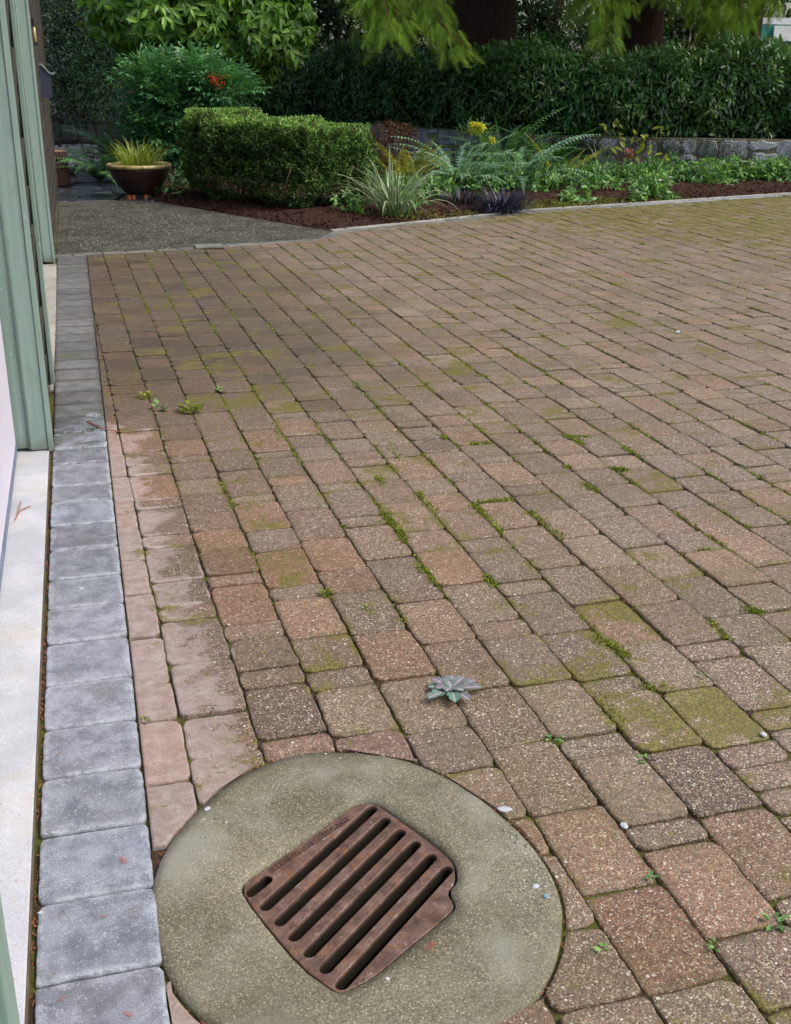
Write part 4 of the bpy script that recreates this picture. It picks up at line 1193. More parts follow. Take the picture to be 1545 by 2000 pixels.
# laurel hedge on the wall
LP = [(14, 13.75), (12, 14.6), (10.04, 15.5), (8.07, 16.1), (6.75, 16.85), (5.85, 18.7), (4.9, 21.0), (3.6, 21.9), (2.4, 22.6)]
def laurel():
    root = empty('laurel_hedge', (8, 17, .45), 'dense dark green laurel hedge growing above the stone wall', 'hedge')
    n = 40000
    s, p, d = polyline(LP, n)
    nn_ = np.stack([-d[:, 1], d[:, 0]], 1); nn_[nn_[:, 1] < 0] *= -1      # towards the back
    t = rng.rand(n) ** .9
    topz = 1.74 + .10 * np.sin(s * 1.7) + .07 * np.sin(s * 4.1 + 1)
    face = t < .66
    zb_ = np.interp(p[:, 0], [5.0, 7.5, 9], [.30, .50, .56])
    z = np.where(face, zb_ + (t / .66) * (topz - zb_), topz)
    o = np.where(face, 0.0, (t - .66) / .34 * 1.3)
    rnd_ = np.where(face, np.clip((z - (topz - .45)) / .45, 0, 1) ** 2 * .28, 0)
    z = np.where(~face, topz - .12 * np.exp(-o * 3) , z)
    low = np.clip((.95 - z) / .45, 0, 1) * .12 - np.interp(p[:, 0], [5.0, 7.5], [.30, .0]) - .08
    P3 = np.stack([p[:, 0], p[:, 1], z], 1)
    lump = nz(P3, 1.9) * .18 + nz(P3, 5.0, 9) * .13
    depth = rng.exponential(.09, n)
    o2 = o + rnd_ + low - np.where(face, lump, 0) + np.where(face, depth, 0)
    z2 = z + np.where(face, 0, lump - depth) + rng.normal(0, .02, n)
    P = np.stack([p[:, 0] + nn_[:, 0] * o2, p[:, 1] + nn_[:, 1] * o2, z2], 1)
    out = np.stack([-nn_[:, 0], -nn_[:, 1], np.zeros(n)], 1) * np.where(face, 1, .3)[:, None] + np.array([0, 0, 1]) * np.where(face, .1, 1)[:, None]
    D = out * .6 + unit(n) * .75 + np.array([0, 0, -.45])[None]
    N = out * .6 + np.array([0, 0, .7])[None] + unit(n) * .5
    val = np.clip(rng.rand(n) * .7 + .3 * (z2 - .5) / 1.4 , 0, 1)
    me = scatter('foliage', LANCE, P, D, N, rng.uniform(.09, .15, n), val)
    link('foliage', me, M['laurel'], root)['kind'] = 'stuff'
    # near-black filler core, stands in for the shade inside the hedge
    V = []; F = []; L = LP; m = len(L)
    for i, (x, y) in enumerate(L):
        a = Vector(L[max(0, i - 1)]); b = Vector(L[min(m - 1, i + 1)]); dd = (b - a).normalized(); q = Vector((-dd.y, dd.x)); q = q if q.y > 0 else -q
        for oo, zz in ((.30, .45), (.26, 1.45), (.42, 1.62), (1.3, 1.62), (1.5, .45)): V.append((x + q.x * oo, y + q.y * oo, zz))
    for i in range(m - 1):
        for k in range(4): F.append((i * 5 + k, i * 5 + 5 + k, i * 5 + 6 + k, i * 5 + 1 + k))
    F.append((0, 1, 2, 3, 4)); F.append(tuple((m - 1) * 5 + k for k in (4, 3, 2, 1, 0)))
    link('shade_core', pymesh('shade_core', V, F), M['core'], root)
laurel()

# clipped box hedge
def box_hedge():
    root = empty('clipped_hedge', (2.1, 12.6, 0), 'clipped boxy small leaved hedge on bare stems at the corner of the planting bed', 'hedge')
    FP = [Vector(q) for q in [(1.30, 14.1), (1.26, 13.55), (2.05, 12.35), (2.35, 12.08), (3.05, 12.3), (3.25, 12.9)]]
    c = [0]
    for i in range(len(FP) - 1): c.append(c[-1] + (FP[i + 1] - FP[i]).length)
    n = 72000
    s, p, d = polyline([tuple(q) for q in FP], n)
    nb = np.stack([-d[:, 1], d[:, 0]], 1)
    ctr = np.array([2.35, 13.2])
    flip = ((ctr - p) * nb).sum(1) < 0; nb[flip] *= -1
    t = rng.rand(n)
    topz = np.interp(p[:, 0], [1.2, 2.1, 3.2], [1.0, .91, .85]) + .02 * np.sin(s * 9)
    botz = .07 + .06 * np.sin(s * 5.3) + .04 * np.sin(s * 13)
    face = t < .62
    z = np.where(face, botz + (t / .62) * (topz - botz), topz)
    o = np.where(face, 0, (t - .62) / .38 * .85)
    rr = np.where(face, np.clip((z - topz + .2) / .2, 0, 1) ** 2 * .12 + np.clip((botz + .2 - z) / .2, 0, 1) ** 2 * .14, 0)
    P3 = np.stack([p[:, 0], p[:, 1], z], 1)
    lump = nz(P3, 2.6, 2) * .09 + nz(P3, 6) * .07 + nz(P3, 15, 4) * .06
    depth = rng.exponential(.04, n)
    o2 = o + rr - np.where(face, lump - depth, 0)
    z2 = z + np.where(face, 0, lump - depth)
    P = np.stack([p[:, 0] + nb[:, 0] * o2, p[:, 1] + nb[:, 1] * o2, z2], 1)
    out = np.stack([-nb[:, 0], -nb[:, 1], np.zeros(n)], 1) * face[:, None] + np.array([0, 0, 1.]) * np.where(face, .35, 1)[:, None]
    D = out + unit(n) * .9; N = out + unit(n) * .6 + np.array([0, 0, .5])
    val = np.clip(rng.rand(n) * .55 + .45 * np.clip((z2 - .6) / .3, 0, 1) ** 2 - depth * 3, 0, 1)  # lighter top and darker inner leaves: daylight and shade put into leaf tone
    tip = (~face) & (rng.rand(n) < .12) | (face & (z2 > topz - .06) & (rng.rand(n) < .08))
    k = ~tip
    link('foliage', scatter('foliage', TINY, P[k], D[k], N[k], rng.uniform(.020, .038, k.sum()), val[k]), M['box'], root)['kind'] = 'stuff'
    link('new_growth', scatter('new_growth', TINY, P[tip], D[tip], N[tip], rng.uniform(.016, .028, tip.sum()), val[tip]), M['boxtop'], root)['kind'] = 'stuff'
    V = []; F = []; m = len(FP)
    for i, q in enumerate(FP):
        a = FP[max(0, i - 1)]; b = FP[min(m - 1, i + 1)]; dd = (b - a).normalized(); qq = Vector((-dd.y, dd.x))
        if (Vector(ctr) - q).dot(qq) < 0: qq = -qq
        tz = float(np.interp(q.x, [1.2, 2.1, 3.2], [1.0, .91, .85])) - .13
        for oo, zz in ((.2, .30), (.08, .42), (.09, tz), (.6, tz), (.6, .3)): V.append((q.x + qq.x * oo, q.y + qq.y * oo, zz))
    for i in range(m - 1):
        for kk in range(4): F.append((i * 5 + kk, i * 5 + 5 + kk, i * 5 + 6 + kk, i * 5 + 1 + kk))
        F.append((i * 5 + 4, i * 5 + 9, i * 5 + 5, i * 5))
    link('shade_core', pymesh('shade_core', V, F), M['core'], root)  # dark filler behind the leaves, painted as inner shade
    for q in [(1.5, 13.3), (1.75, 13.0), (2.0, 12.6), (2.2, 12.35), (2.45, 12.3), (2.75, 12.4), (2.95, 12.5), (2.3, 12.9), (2.7, 13.1)]:
        mb = MB()
        for j in range(random.choice([2, 3])):
            a = random.uniform(0, 6.28); l = random.uniform(.08, .22)
            mb.tube([(q[0], q[1], -.02), (q[0] + .3 * l * math.cos(a), q[1] + .3 * l * math.sin(a), .15), (q[0] + l * math.cos(a), q[1] + l * math.sin(a), .32), (q[0] + 1.3 * l * math.cos(a + .3), q[1] + 1.3 * l * math.sin(a + .3), .5)], [.014, .011, .008, .005], 6)
        mb.build('stem', M['twig'], root, smooth=True)
box_hedge()

# generic leafy bush: leaves around an ellipsoid shell with lumps
def bush(n, c, r, tpl, size, mat_key, name, root, shell=.35, droop=.2, cut=None, lump=.25, part='foliage', whorl=0, whorlr=.06):
    c = np.array(c); r = np.array(r)
    m = n if not whorl else n // whorl
    u = unit(m); rad = 1 - rng.exponential(shell * .35, m)
    rad = np.clip(rad, .15, 1.05) + lump * nz(u * r * 1.0 + c, 2.2)
    P = c + u * r * rad[:, None]
    out = u / r; out /= np.linalg.norm(out, axis=1, keepdims=True)
    if whorl:
        P = np.repeat(P, whorl, 0); out = np.repeat(out, whorl, 0)
        a = np.tile(np.arange(whorl) * 2 * math.pi / whorl, m) + np.repeat(rng.rand(m) * 6, whorl)
        ax = np.repeat(unit(m) * .6 + np.array([0, 0, .5]), whorl, 0) + out * .8; ax /= np.linalg.norm(ax, axis=1, keepdims=True)
        e1 = np.cross(ax, np.array([.3, .5, .8])); e1 /= np.linalg.norm(e1, axis=1, keepdims=True); e2 = np.cross(ax, e1)
        D = e1 * np.cos(a)[:, None] + e2 * np.sin(a)[:, None] + ax * rng.uniform(.1, .6, len(a))[:, None] - np.array([0, 0, droop]); N = ax + unit(len(a)) * .15
    else:
        D = out * .7 + unit(m) * .8 - np.array([0, 0, droop]); N = out * .6 + np.array([0, 0, .7]) + unit(m) * .5
    k = np.ones(len(P), bool) if cut is None else cut(P)
    P, D, N = P[k], D[k], N[k]
    val = rng.rand(len(P))
    return P, D, N, rng.uniform(size[0], size[1], len(P)), val

# spotted laurel (aucuba), large leaves
def aucuba():
    root = empty('spotted_laurel_shrub', (1.9, 17.1, .3), 'tall shrub with large yellow spotted green leaves above the dark wall', 'shrub')
    P, D, N, S, v = bush(5200, (1.85, 17.4, 2.35), (1.5, .95, 1.2), LEAFY, (.15, .215), 'aucuba', 'a', root, .6, .95, whorl=4)
    P2, D2, N2, S2, v2 = bush(1500, (2.85, 17.0, 2.15), (.62, .5, .75), LEAFY, (.14, .20), 'aucuba', 'a', root, .6, .9, whorl=4)
    P, D, N, S, v = [np.concatenate(q) for q in ((P, P2), (D, D2), (N, N2), (S, S2), (v, v2))]
    v = np.clip(v ** 1.4 * .75 + .3 * (P[:, 2] - 1.2) / 1.2, 0, 1)
    # the 300 leaves that show largest are objects of their own
    k = np.array([pix(*p)[1] > -10 and 190 < pix(*p)[0] < 620 for p in P])
    score = np.where(k, -P[:, 1], -99)
    idx = np.argsort(-score)[:300]; rest = np.ones(len(P), bool); rest[idx] = False
    ms = []
    for q in range(6):
        me = pymesh('leaf', LEAFY[0], list(LEAFY[1]) + list(LEAFY[2]), {'val': [.08 + q * .17] * 8}); me.materials.append(M['aucuba']); ms.append(me)
    for i in idx:
        X = Vector(D[i]).normalized(); Z = Vector(N[i]); Z = (Z - X * Z.dot(X)).normalized(); Y = Z.cross(X)
        o = bpy.data.objects.new('leaf', ms[min(5, int(v[i] * 6))]); COL.objects.link(o); o.parent = root
        o.matrix_parent_inverse = Matrix.Translation(-Vector(root.location))
        R_ = Matrix((X, Y, Z)).transposed().to_4x4()
        o.matrix_basis = Matrix.Translation(Vector(P[i])) @ R_ @ Matrix.Scale(S[i], 4)
    link('foliage', scatter('foliage', LEAFY, P[rest], D[rest], N[rest], S[rest], v[rest]), M['aucuba'], root)['kind'] = 'stuff'
    mb = MB()
    for j in range(9):
        a = random.uniform(0, 6.28); mb.tube([(1.9 + .2 * math.cos(a), 17.3 + .2 * math.sin(a), 0), (1.9 + .5 * math.cos(a), 17.3 + .35 * math.sin(a), 1.2), (1.9 + 1.0 * math.cos(a), 17.3 + .6 * math.sin(a), 2.4)], [.03, .022, .01], 6)
    mb.build('stems', M['twig'], root)
aucuba()

def nandina():
    root = empty('heavenly_bamboo', (1.5, 15.9, 0), 'feathery green nandina shrub with one red berry cluster behind the pot', 'shrub')
    Ps = []; Ds = []; Ns = []; Ss = []; vs = []
    for c, r, m in (((1.05, 15.9, 1.25), (.34, .35, .30), 260), ((1.35, 15.8, 1.0), (.36, .35, .32), 280), ((1.02, 15.8, .72), (.34, .35, .30), 240), ((1.3, 15.7, .55), (.3, .3, .25), 160), ((1.62, 15.7, 1.38), (.32, .3, .20), 160), ((1.95, 15.6, 1.22), (.36, .3, .18), 200)):
        u = unit(m); rad = np.clip(1 - rng.exponential(.2, m) + .22 * rng.normal(0, 1, m).clip(-1, 1.5), .3, 1.4)
        base = np.array(c) + u * np.array(r) * rad[:, None] * 1.0
        out = u * .8 + np.array([0, 0, .25]) + unit(m) * .35; out /= np.linalg.norm(out, axis=1, keepdims=True)
        side = np.cross(out, np.array([0, 0, 1.]) + unit(m) * .3); side /= np.linalg.norm(side, axis=1, keepdims=True)
        nn_ = np.cross(side, out)
        for q in range(9):
            t = (q // 2) * .042; sg = (-1 if q % 2 else 1)
            if q == 8: sg = 0
            Ps.append(base + out * t + side * sg * .008); Ds.append(out * (.55 if sg else 1) + side * sg - np.array([0, 0, .25])); Ns.append(nn_ + unit(m) * .2)
            Ss.append(rng.uniform(.06, .09, m)); vs.append(np.clip(rng.rand(m) * .8 + .3 * (base[:, 2] - .6), 0, 1))
    P, D, N = map(np.concatenate, (Ps, Ds, Ns)); S = np.concatenate(Ss); v = np.concatenate(vs)
    link('foliage', scatter('foliage', LEAFY, P, D, N, S * 1.15, v), M['nandina'], root)['kind'] = 'stuff'
    mb = MB()
    for j in range(8): mb.tube([(1.3 + random.uniform(-.2, .2), 15.9, 0), (1.3 + random.uniform(-.4, .5), 15.9 + random.uniform(-.2, .2), 1.2)], [.012, .007], 5)
    mb.build('canes', M['redtwig'], root)
    bc = Vector(AT(425, 155, 15.25)); V = []; F = []; mb = MB()
    ico = bmesh.new(); bmesh.ops.create_icosphere(ico, subdivisions=1, radius=.0085); iv = [v.co.copy() for v in ico.verts]; iff = [tuple(x.index for x in f.verts) for f in ico.faces]; ico.free()
    for j in range(110):
        p = bc + Vector((random.gauss(0, .055), random.gauss(0, .04), random.gauss(0, .042) - .02)); mb.add([p + w for w in iv], iff)
    mb.build('berries', M['berry'], root, smooth=True)['kind'] = 'stuff'
nandina()

def simple_bush(name, label, n, c, r, tpl, size, mat, shell=.5, droop=.1, stems=None, cat='shrub', group=None, whorl=0):
    root = empty(name, (c[0], c[1], 0), label, cat, group)
    P, D, N, S, v = bush(n, c, r, tpl, size, mat, name, root, shell, droop, whorl=whorl)
    link('foliage', scatter('foliage', tpl, P, D, N, S, v), M[mat], root)['kind'] = 'stuff'
    if stems:
        mb = MB()
        for j in range(stems[0]):
            a = random.uniform(0, 6.28); mb.tube([(c[0] + .1 * math.cos(a), c[1] + .1 * math.sin(a), stems[2]), (c[0] + r[0] * .4 * math.cos(a), c[1] + r[1] * .4 * math.sin(a), c[2]), (c[0] + r[0] * .8 * math.cos(a), c[1] + r[1] * .8 * math.sin(a), c[2] + r[2] * .7)], [stems[3], stems[3] * .7, stems[3] * .4], 5)
        mb.build('stems', M[stems[1]], root)
    return root
simple_bush('glossy_shrub', 'loose shrub of small glossy leaves on reddish stems behind the shingled wall', 26000, (.15, 23.6, 1.95), (1.1, .8, 1.5), OVAL, (.035, .065), 'smallshrub', 1.0, .1, (14, 'redtwig', .5, .014))
simple_bush('dark_shrub', 'dark low shrub in shade between the old wall and the tall shrubs', 12000, (1.7, 22.2, 1.35), (1.7, .8, 1.2), LANCE, (.06, .1), 'laurel', .6)
simple_bush('brown_leaved_shrub', 'small rust brown barberry shrub behind the yellowing fern', 3600, (AT(765, 275, 15.3)[0], 15.3, .55), (.36, .3, .30), TINY, (.018, .032), 'brownleaf', .8, .0, (12, 'redtwig', 0, .006))
yx = AT(930, 262, 15.9)
simple_bush('yellow_tipped_shrub', 'small shrub with bright yellow leaf tips rising above the ferns', 500, (yx[0], 15.9, .45), (.28, .25, .38), LANCE, (.05, .09), 'hellebore', .6, 0, (6, 'twig', 0, .006))
P, D, N, S, v = bush(110, AT(932, 250, 15.7), (.08, .06, .05), OVAL, (.07, .10), 'yellow', 'y', None, .3, .1, whorl=5)
P2, D2, N2, S2, v2 = bush(26, AT(962, 275, 15.7), (.03, .03, .03), OVAL, (.05, .08), 'yellow', 'y', None, .3, .1, whorl=5)
o = [q for q in COL.objects if q.name == 'yellow_tipped_shrub'][0]
link('yellow_leaves', scatter('yellow_leaves', OVAL, np.concatenate([P, P2]), np.concatenate([D, D2]), np.concatenate([N, N2]), np.concatenate([S, S2]), np.concatenate([v, v2])), M['yellow'], o)
# ground-level planting
HB = [((1130, 398), 'pale leaved hellebore nearest the paving beside the black tuft', .17, 90, .09),
      ((1010, 372), 'broad leafy green clump spilling below the arching sword ferns', .42, 420, .075),
      ((1065, 385), 'small leafy clump between the black mondo grass and the hellebores', .2, 110, .07),
      ((1190, 380), 'low green clump right of the small striped plant', .2, 120, .07),
      ((1290, 390), 'hellebore with white flowers close to the kerb', .24, 170, .09),
      ((1245, 395), 'little green clump left of the white flowered hellebore', .13, 60, .07),
      ((1310, 358), 'dark green leafy clump at the foot of the wall', .38, 330, .09),
      ((1395, 368), 'bright green hellebore in the middle of the right hand group', .32, 330, .08),
      ((1450, 362), 'pale flowered hellebore right of the middle of the group', .3, 300, .08),
      ((1518, 360), 'leafy clump at the right edge of the view below the wall', .3, 260, .08),
      ((690, 425), 'small leafy plants at the foot of the clipped hedge corner', .2, 110, .06),
      ((800, 428), 'low leafy plants in front of the striped lily plant', .24, 130, .055)]
for (px_, py_), lab, r_, n_, sz in HB:
    g = G(px_, py_)
    r_ *= 1.15; n_ = int(n_ * 1.9)
    P, D, N, S, v = bush(n_, (g[0], g[1] + r_ * .4, .08), (r_, r_ * .8, r_ * .8), LEAFY, (sz * .9, sz * 1.4), 'hellebore', 'h', None, .7, .15, whorl=5)
    P = P[P[:, 2] > -.02]; k = len(P)
    me = scatter('leafy_plant', LEAFY, P - np.array([g[0], g[1], 0]), D[:k], N[:k] + np.array([0, 0, .5]), S[:k], v[:k])
    o = link('leafy_plant', me, M['hellebore'] if 'dark' not in lab else M['fern'], loc=(g[0], g[1], 0)); tag(o, lab, 'plant', 'leafy clumps along the planting bed')
    if 'white' in lab or 'pale flowered' in lab:
        mb = MB()
        for j in range(7):
            c = Vector((random.uniform(-.1, .14), random.uniform(-.05, .1), r_ * .85 + random.uniform(-.03, .03)))
            for w in range(5):
                a = w * 1.257; e = Vector((math.cos(a), math.sin(a), .25)) * .028; q = Vector((-math.sin(a), math.cos(a), 0)) * .014
                mb.add([c, c + e * .6 + q, c + e, c + e * .6 - q], [(0, 1, 2, 3)])
        ob = mb.build('flowers', M['white_petal'], None); ob.parent = o; ob['kind'] = 'stuff'
# moss / creeping cover in the bed
pts = []
for c, r_, n_ in (((1060, 405), .5, 1500), ((1190, 400), .6, 1700), ((1330, 395), .5, 700), ((850, 425), .5, 700), ((1010, 410), .4, 500)):
    g = G(*c); a = rng.rand(n_) * 6.28; rr = r_ * np.sqrt(rng.rand(n_)); x = g[0] + rr * np.cos(a) * 1.3; y = g[1] + rr * np.sin(a) * .7
    pts.append(np.stack([x, y], 1))
pts = np.concatenate(pts); pts = pts[[p[1] > edge_y(p[0]) + .08 for p in pts]]
P = np.array([(x, y, bz(x, y) + .004) for x, y in pts]); n = len(P)
o = link('creeping_ground_cover', scatter('creeping_ground_cover', TINY, P, unit(n) + np.array([0, 0, .9]), unit(n) + np.array([0, 0, .5]), rng.uniform(.015, .035, n), rng.rand(n)), M['ground'])
tag(o, 'yellow green mossy ground cover between the plants of the bed', 'ground cover', kind='stuff')
pts = []
for c, rx_, ry_, n_ in (((1150, 368), 1.3, .8, 1300), ((1240, 362), 1.0, .6, 900), ((1500, 352), .8, .4, 600), ((800, 400), .55, .5, 700), ((870, 385), .8, .7, 1300), ((960, 375), 1.0, .8, 1800), ((1060, 372), 1.0, .7, 1500), ((1180, 365), .8, .6, 700), ((1320, 360), .9, .5, 900), ((1450, 358), .9, .4, 900), ((345, 385), .35, .4, 500), ((760, 350), .8, .8, 900)):
    g = G(*c); a = rng.rand(n_) * 6.28; rr = np.sqrt(rng.rand(n_)); pts.append(np.stack([g[0] + rr * np.cos(a) * rx_, g[1] + rr * np.sin(a) * ry_], 1))
pts = np.concatenate(pts); pts = pts[[p[1] > bedfront(p[0]) + .16 and noise.noise(Vector((p[0] * 2.6, p[1] * 2.6, 8))) > -.12 for p in pts]]
P = np.array([(x, y, bz(x, y) + .01 + .20 * random.random() ** 1.5) for x, y in pts]); n = len(P)
o = link('undergrowth', scatter('undergrowth', LEAFY, P, unit(n) + np.array([0, -.2, .3]), unit(n) * .6 + np.array([0, -.3, 1]), rng.uniform(.05, .11, n), rng.rand(n)), M['under'])
tag(o, 'low leafy green undergrowth filling the bed between the ferns', 'undergrowth', kind='stuff')
# creeping fig patches on the wall
pts = []
for px_, s_, zz, n_ in ((1075, .55, .38, 2600), (1140, .5, .36, 2400), (1000, .5, .4, 1500), (1270, .5, .46, 800), (1395, .4, .40, 700), (1440, .35, .28, 500), (1320, .35, .42, 300), (1225, .3, .45, 260)):
    gx = np.array(G(px_, 300, .3)); best = min(np.linspace(cum[1], cum[-3], 400), key=lambda q: abs(pix(*wall_pt(q)[:2], .3)[0] - px_))
    for _ in range(n_):
        sq = best + random.gauss(0, s_ * .45); x, y, hz = wall_pt(sq); d, nn = wall_nrm(sq); z = min(hz, max(.05, random.gauss(zz, .1))); oo = .03 + random.random() * .04
        pts.append((x + nn.x * oo, y + nn.y * oo, z))
P = np.array(pts); n = len(P)
o = link('wall_creeper', scatter('wall_creeper', TINY, P, unit(n) + np.array([0, -.4, -.4]), unit(n) * .6 + np.array([0, -1, .3]), rng.uniform(.014, .026, n), rng.rand(n)), M['backleaf'])
tag(o, 'small leaved creeper hanging in patches over the granite wall', 'creeper', kind='stuff')

# hydrangea: thin stems with yellow-green leaves, one dried bloom
def hydrangea():
    bx, by, _ = AT(1225, 345, 14.9); root = empty('hydrangea', (bx, by, .05), 'leggy hydrangea with thin stems, yellow green leaves and one dried brown bloom by the wall', 'shrub')
    tips = [(1205, 235, 14.7), (1180, 250, 14.8), (1245, 255, 14.6), (1290, 250, 14.7), (1300, 300, 14.5), (1240, 300, 14.6), (1215, 265, 14.8), (1275, 285, 14.6), (1195, 285, 14.7), (1255, 270, 14.7)]
    Ls = []
    for t in tips:
        e = Vector(AT(*t)); b = Vector((bx + random.uniform(-.05, .05), by, .03)); m_ = b.lerp(e, .5) + Vector((random.uniform(-.05, .05), 0, -.03))
        MB().tube([b, m_, e], [.008, .006, .004], 6).build('stem', M['redtwig'], root)
        for j in range(5): Ls.append(e + Vector((random.uniform(-.04, .04), random.uniform(-.04, .04), random.uniform(-.08, .03))))
    P = np.array([tuple(p) for p in Ls]); n = len(P)
    link('leaves', scatter('leaves', OVAL, P, unit(n) + np.array([0, -.2, -.3]), np.array([0, -.5, .8]) + unit(n) * .4, rng.uniform(.08, .14, n), rng.rand(n)), M['yellowleaf'], root)
    c = Vector(AT(1228, 300, 14.55)); mb = MB()
    for j in range(160):
        p = c + Vector(unit(1)[0]) * .075 * random.uniform(.7, 1); a = random.uniform(0, 6); r_ = .012
        u_ = Vector(unit(1)[0]); w_ = u_.cross(Vector((0, 0, 1))).normalized(); mb.add([p - u_ * r_, p + w_ * r_, p + u_ * r_, p - w_ * r_], [(0, 1, 2, 3)])
    mb.build('dried_bloom', M['pink'], root)
hydrangea()
c = Vector(AT(1190, 342, 14.6)); mb = MB()
for j in range(60):
    p = c + Vector((random.gauss(0, .07), random.gauss(0, .05), random.gauss(0, .035))); u_ = Vector(unit(1)[0]); w_ = u_.cross(Vector((0, 0, 1))).normalized(); mb.add([p - u_ * .018, p + w_ * .014, p + u_ * .018, p - w_ * .014], [(0, 1, 2, 3)])
mb.tube([(c.x, c.y, .04), tuple(c)], .004, 5)
tag(mb.build('flowering_heather', M['magenta']), 'little magenta flowering plant at the wall beside the hydrangea stems', 'flower')

# ------------------------------------------------------------------ cedar trees
def spray_template():
    """flat cedar spray: axis with alternating branchlets, each with short scale twigs"""
    V = []; T = []
    def strip(x0, y0, x1, y1, w, z0=0, z1=0):
        o = len(V); dx, dy = x1 - x0, y1 - y0; L = math.hypot(dx, dy) + 1e-9; nx, ny = -dy / L * w, dx / L * w
        V.extend([(x0 - nx, y0 - ny, z0), (x0 + nx, y0 + ny, z0), (x1, y1, z1)]); T.append((o, o + 1, o + 2))
    strip(0, 0, 1, 0, .016, 0, -.12)
    for i in range(7):
        t = .05 + i * .13; L = .42 * (1 - t) ** .8 + .05
        for sg in (-1, 1):
            a = math.radians(42) * sg; t_ = t + (.05 if sg > 0 else 0)
            strip(t_, 0, t_ + L * math.cos(a), L * math.sin(a), .017, -.1 * t, -.1 * t - .16 * L)
    return V, [], T
SPRAY = spray_template()
def trunk(name, x, y, r, h, mat, parent, z0=.4):
    V = []; F = []; n = 44; L = 16
    for k in range(L + 1):
        z = z0 + (h - z0) * (k / L) ** 1.3; rr = r * (1 + .35 * math.exp(-(z - z0) * 1.6)) * (1 - .55 * (z - z0) / h)
        for i in range(n):
            w = 2 * math.pi * i / n; f = 1 + .05 * noise.noise(Vector((math.cos(w) * 2, math.sin(w) * 2, z * .4))) + .05 * abs(noise.noise(Vector((w * 5, 3, z * .25)))) + (.045 if i % 2 else -.02) * (.5 + noise.noise(Vector((i, 1, z * .5))))
            V.append((x + rr * f * math.cos(w), y + rr * f * math.sin(w), z))
    for k in range(L):
        for i in range(n): F.append((k * n + i, k * n + (i + 1) % n, (k + 1) * n + (i + 1) % n, (k + 1) * n + i))
    return link(name, pymesh(name, V, F), mat, parent, smooth=True)
def bough(root, start, end, sag, n, size, mat, width=.35, hang=.6):
    n = int(n * 1.9); size *= 1.15
    a = Vector(start); b = Vector(end)
    MB().tube([a, a.lerp(b, .5) + Vector((0, 0, sag)), b], [.02, .013, .005], 6).build('branch', M['redtwig'], root)
    t = rng.rand(n) ** .75
    P = np.array([tuple(a.lerp(b, q) + Vector((0, 0, sag * 4 * q * (1 - q)))) for q in t])
    d = np.array((b - a).normalized()); sd_ = np.cross(d, [0, 0, 1]); sd_ /= np.linalg.norm(sd_)
    sg = rng.choice([-1, 1], n)
    P = P + sd_ * (sg * rng.rand(n) * width * .6)[:, None] + rng.normal(0, .05, (n, 3)) - np.array([0, 0, 1]) * (rng.rand(n) ** 2 * .3)[:, None]
    D = d * .6 + sd_ * (sg * rng.uniform(.1, .8, n))[:, None] + np.array([0, 0, -1]) * rng.uniform(hang * .5, hang * 1.6, n)[:, None] + unit(n) * .2
    N = np.array([-.1, -.9, .7]) + unit(n) * .4
    me = scatter('bough', SPRAY, P, D, N, rng.uniform(size * .7, size * 1.2, n), np.clip(rng.rand(n) ** 1.6 * .9 + .2 * t, 0, 1))
    link('bough', me, M[mat], root)
def crown(root, x, y, z0, z1, r, n, mat='cedardark'):  # unseen upper foliage, made wide and dense to shade the hedge below
    z = z0 + (z1 - z0) * rng.rand(n) ** 1.1; rr = r * (1 - .8 * (z - z0) / (z1 - z0)) * np.sqrt(rng.uniform(.2, 1, n)); a = rng.rand(n) * 6.28
    P = np.stack([x + rr * np.cos(a), y + rr * np.sin(a), z - .12 * rr], 1)
    D = np.stack([np.cos(a), np.sin(a), -.5 * np.ones(n)], 1) + unit(n) * .4; N = np.array([0, 0, 1.]) + unit(n) * .4
    link('crown', scatter('crown', SPRAY, P, D, N, rng.uniform(.5, .9, n), rng.rand(n), W=rng.uniform(1.0, 1.7, n)), M[mat], root)
# near-left cedar: thick dark trunk
t1x = AT(938, 60, 20.8)[0]
c1 = empty('cedar_tree', (t1x, 20.8, .4), 'old cedar with the thickest dark trunk and bright hanging sprays above the hedge', 'tree', 'cedar trees behind the laurel hedge')
trunk('trunk', t1x, 20.8, .66, 14, M['bark'], c1)
crown(c1, t1x, 20.8, 4.3, 15, 6.5, 4200)
for s_, e_, sag, n_, sz in (((705, -130, 18.5), (735, 20, 17.0), .1, 55, .27), ((760, -130, 18.5), (775, 40, 16.6), .1, 60, .27), ((800, -110, 18.5), (845, 10, 16.6), .12, 50, .27), ((820, -20, 17.5), (885, 78, 16.3), .06, 45, .25), ((740, -60, 17.5), (760, 55, 16.5), .05, 36, .24), ((690, -90, 18.5), (712, 0, 17.2), .08, 32, .24), ((840, 30, 17), (905, 88, 16.3), .03, 26, .20)):
    bough(c1, AT(*s_), AT(*e_), sag, n_, sz, 'cedar')
t2x = AT(1252, 90, 19.0)[0]
c2 = empty('cedar_tree', (t2x, 19.0, .4), 'cedar with a slimmer reddish trunk right of the thick one, half hidden by sprays', 'tree', 'cedar trees behind the laurel hedge')
trunk('trunk', t2x, 19.0, .36, 12, M['bark'], c2)
crown(c2, t2x, 19.0, 4.3, 13, 5.5, 3400)
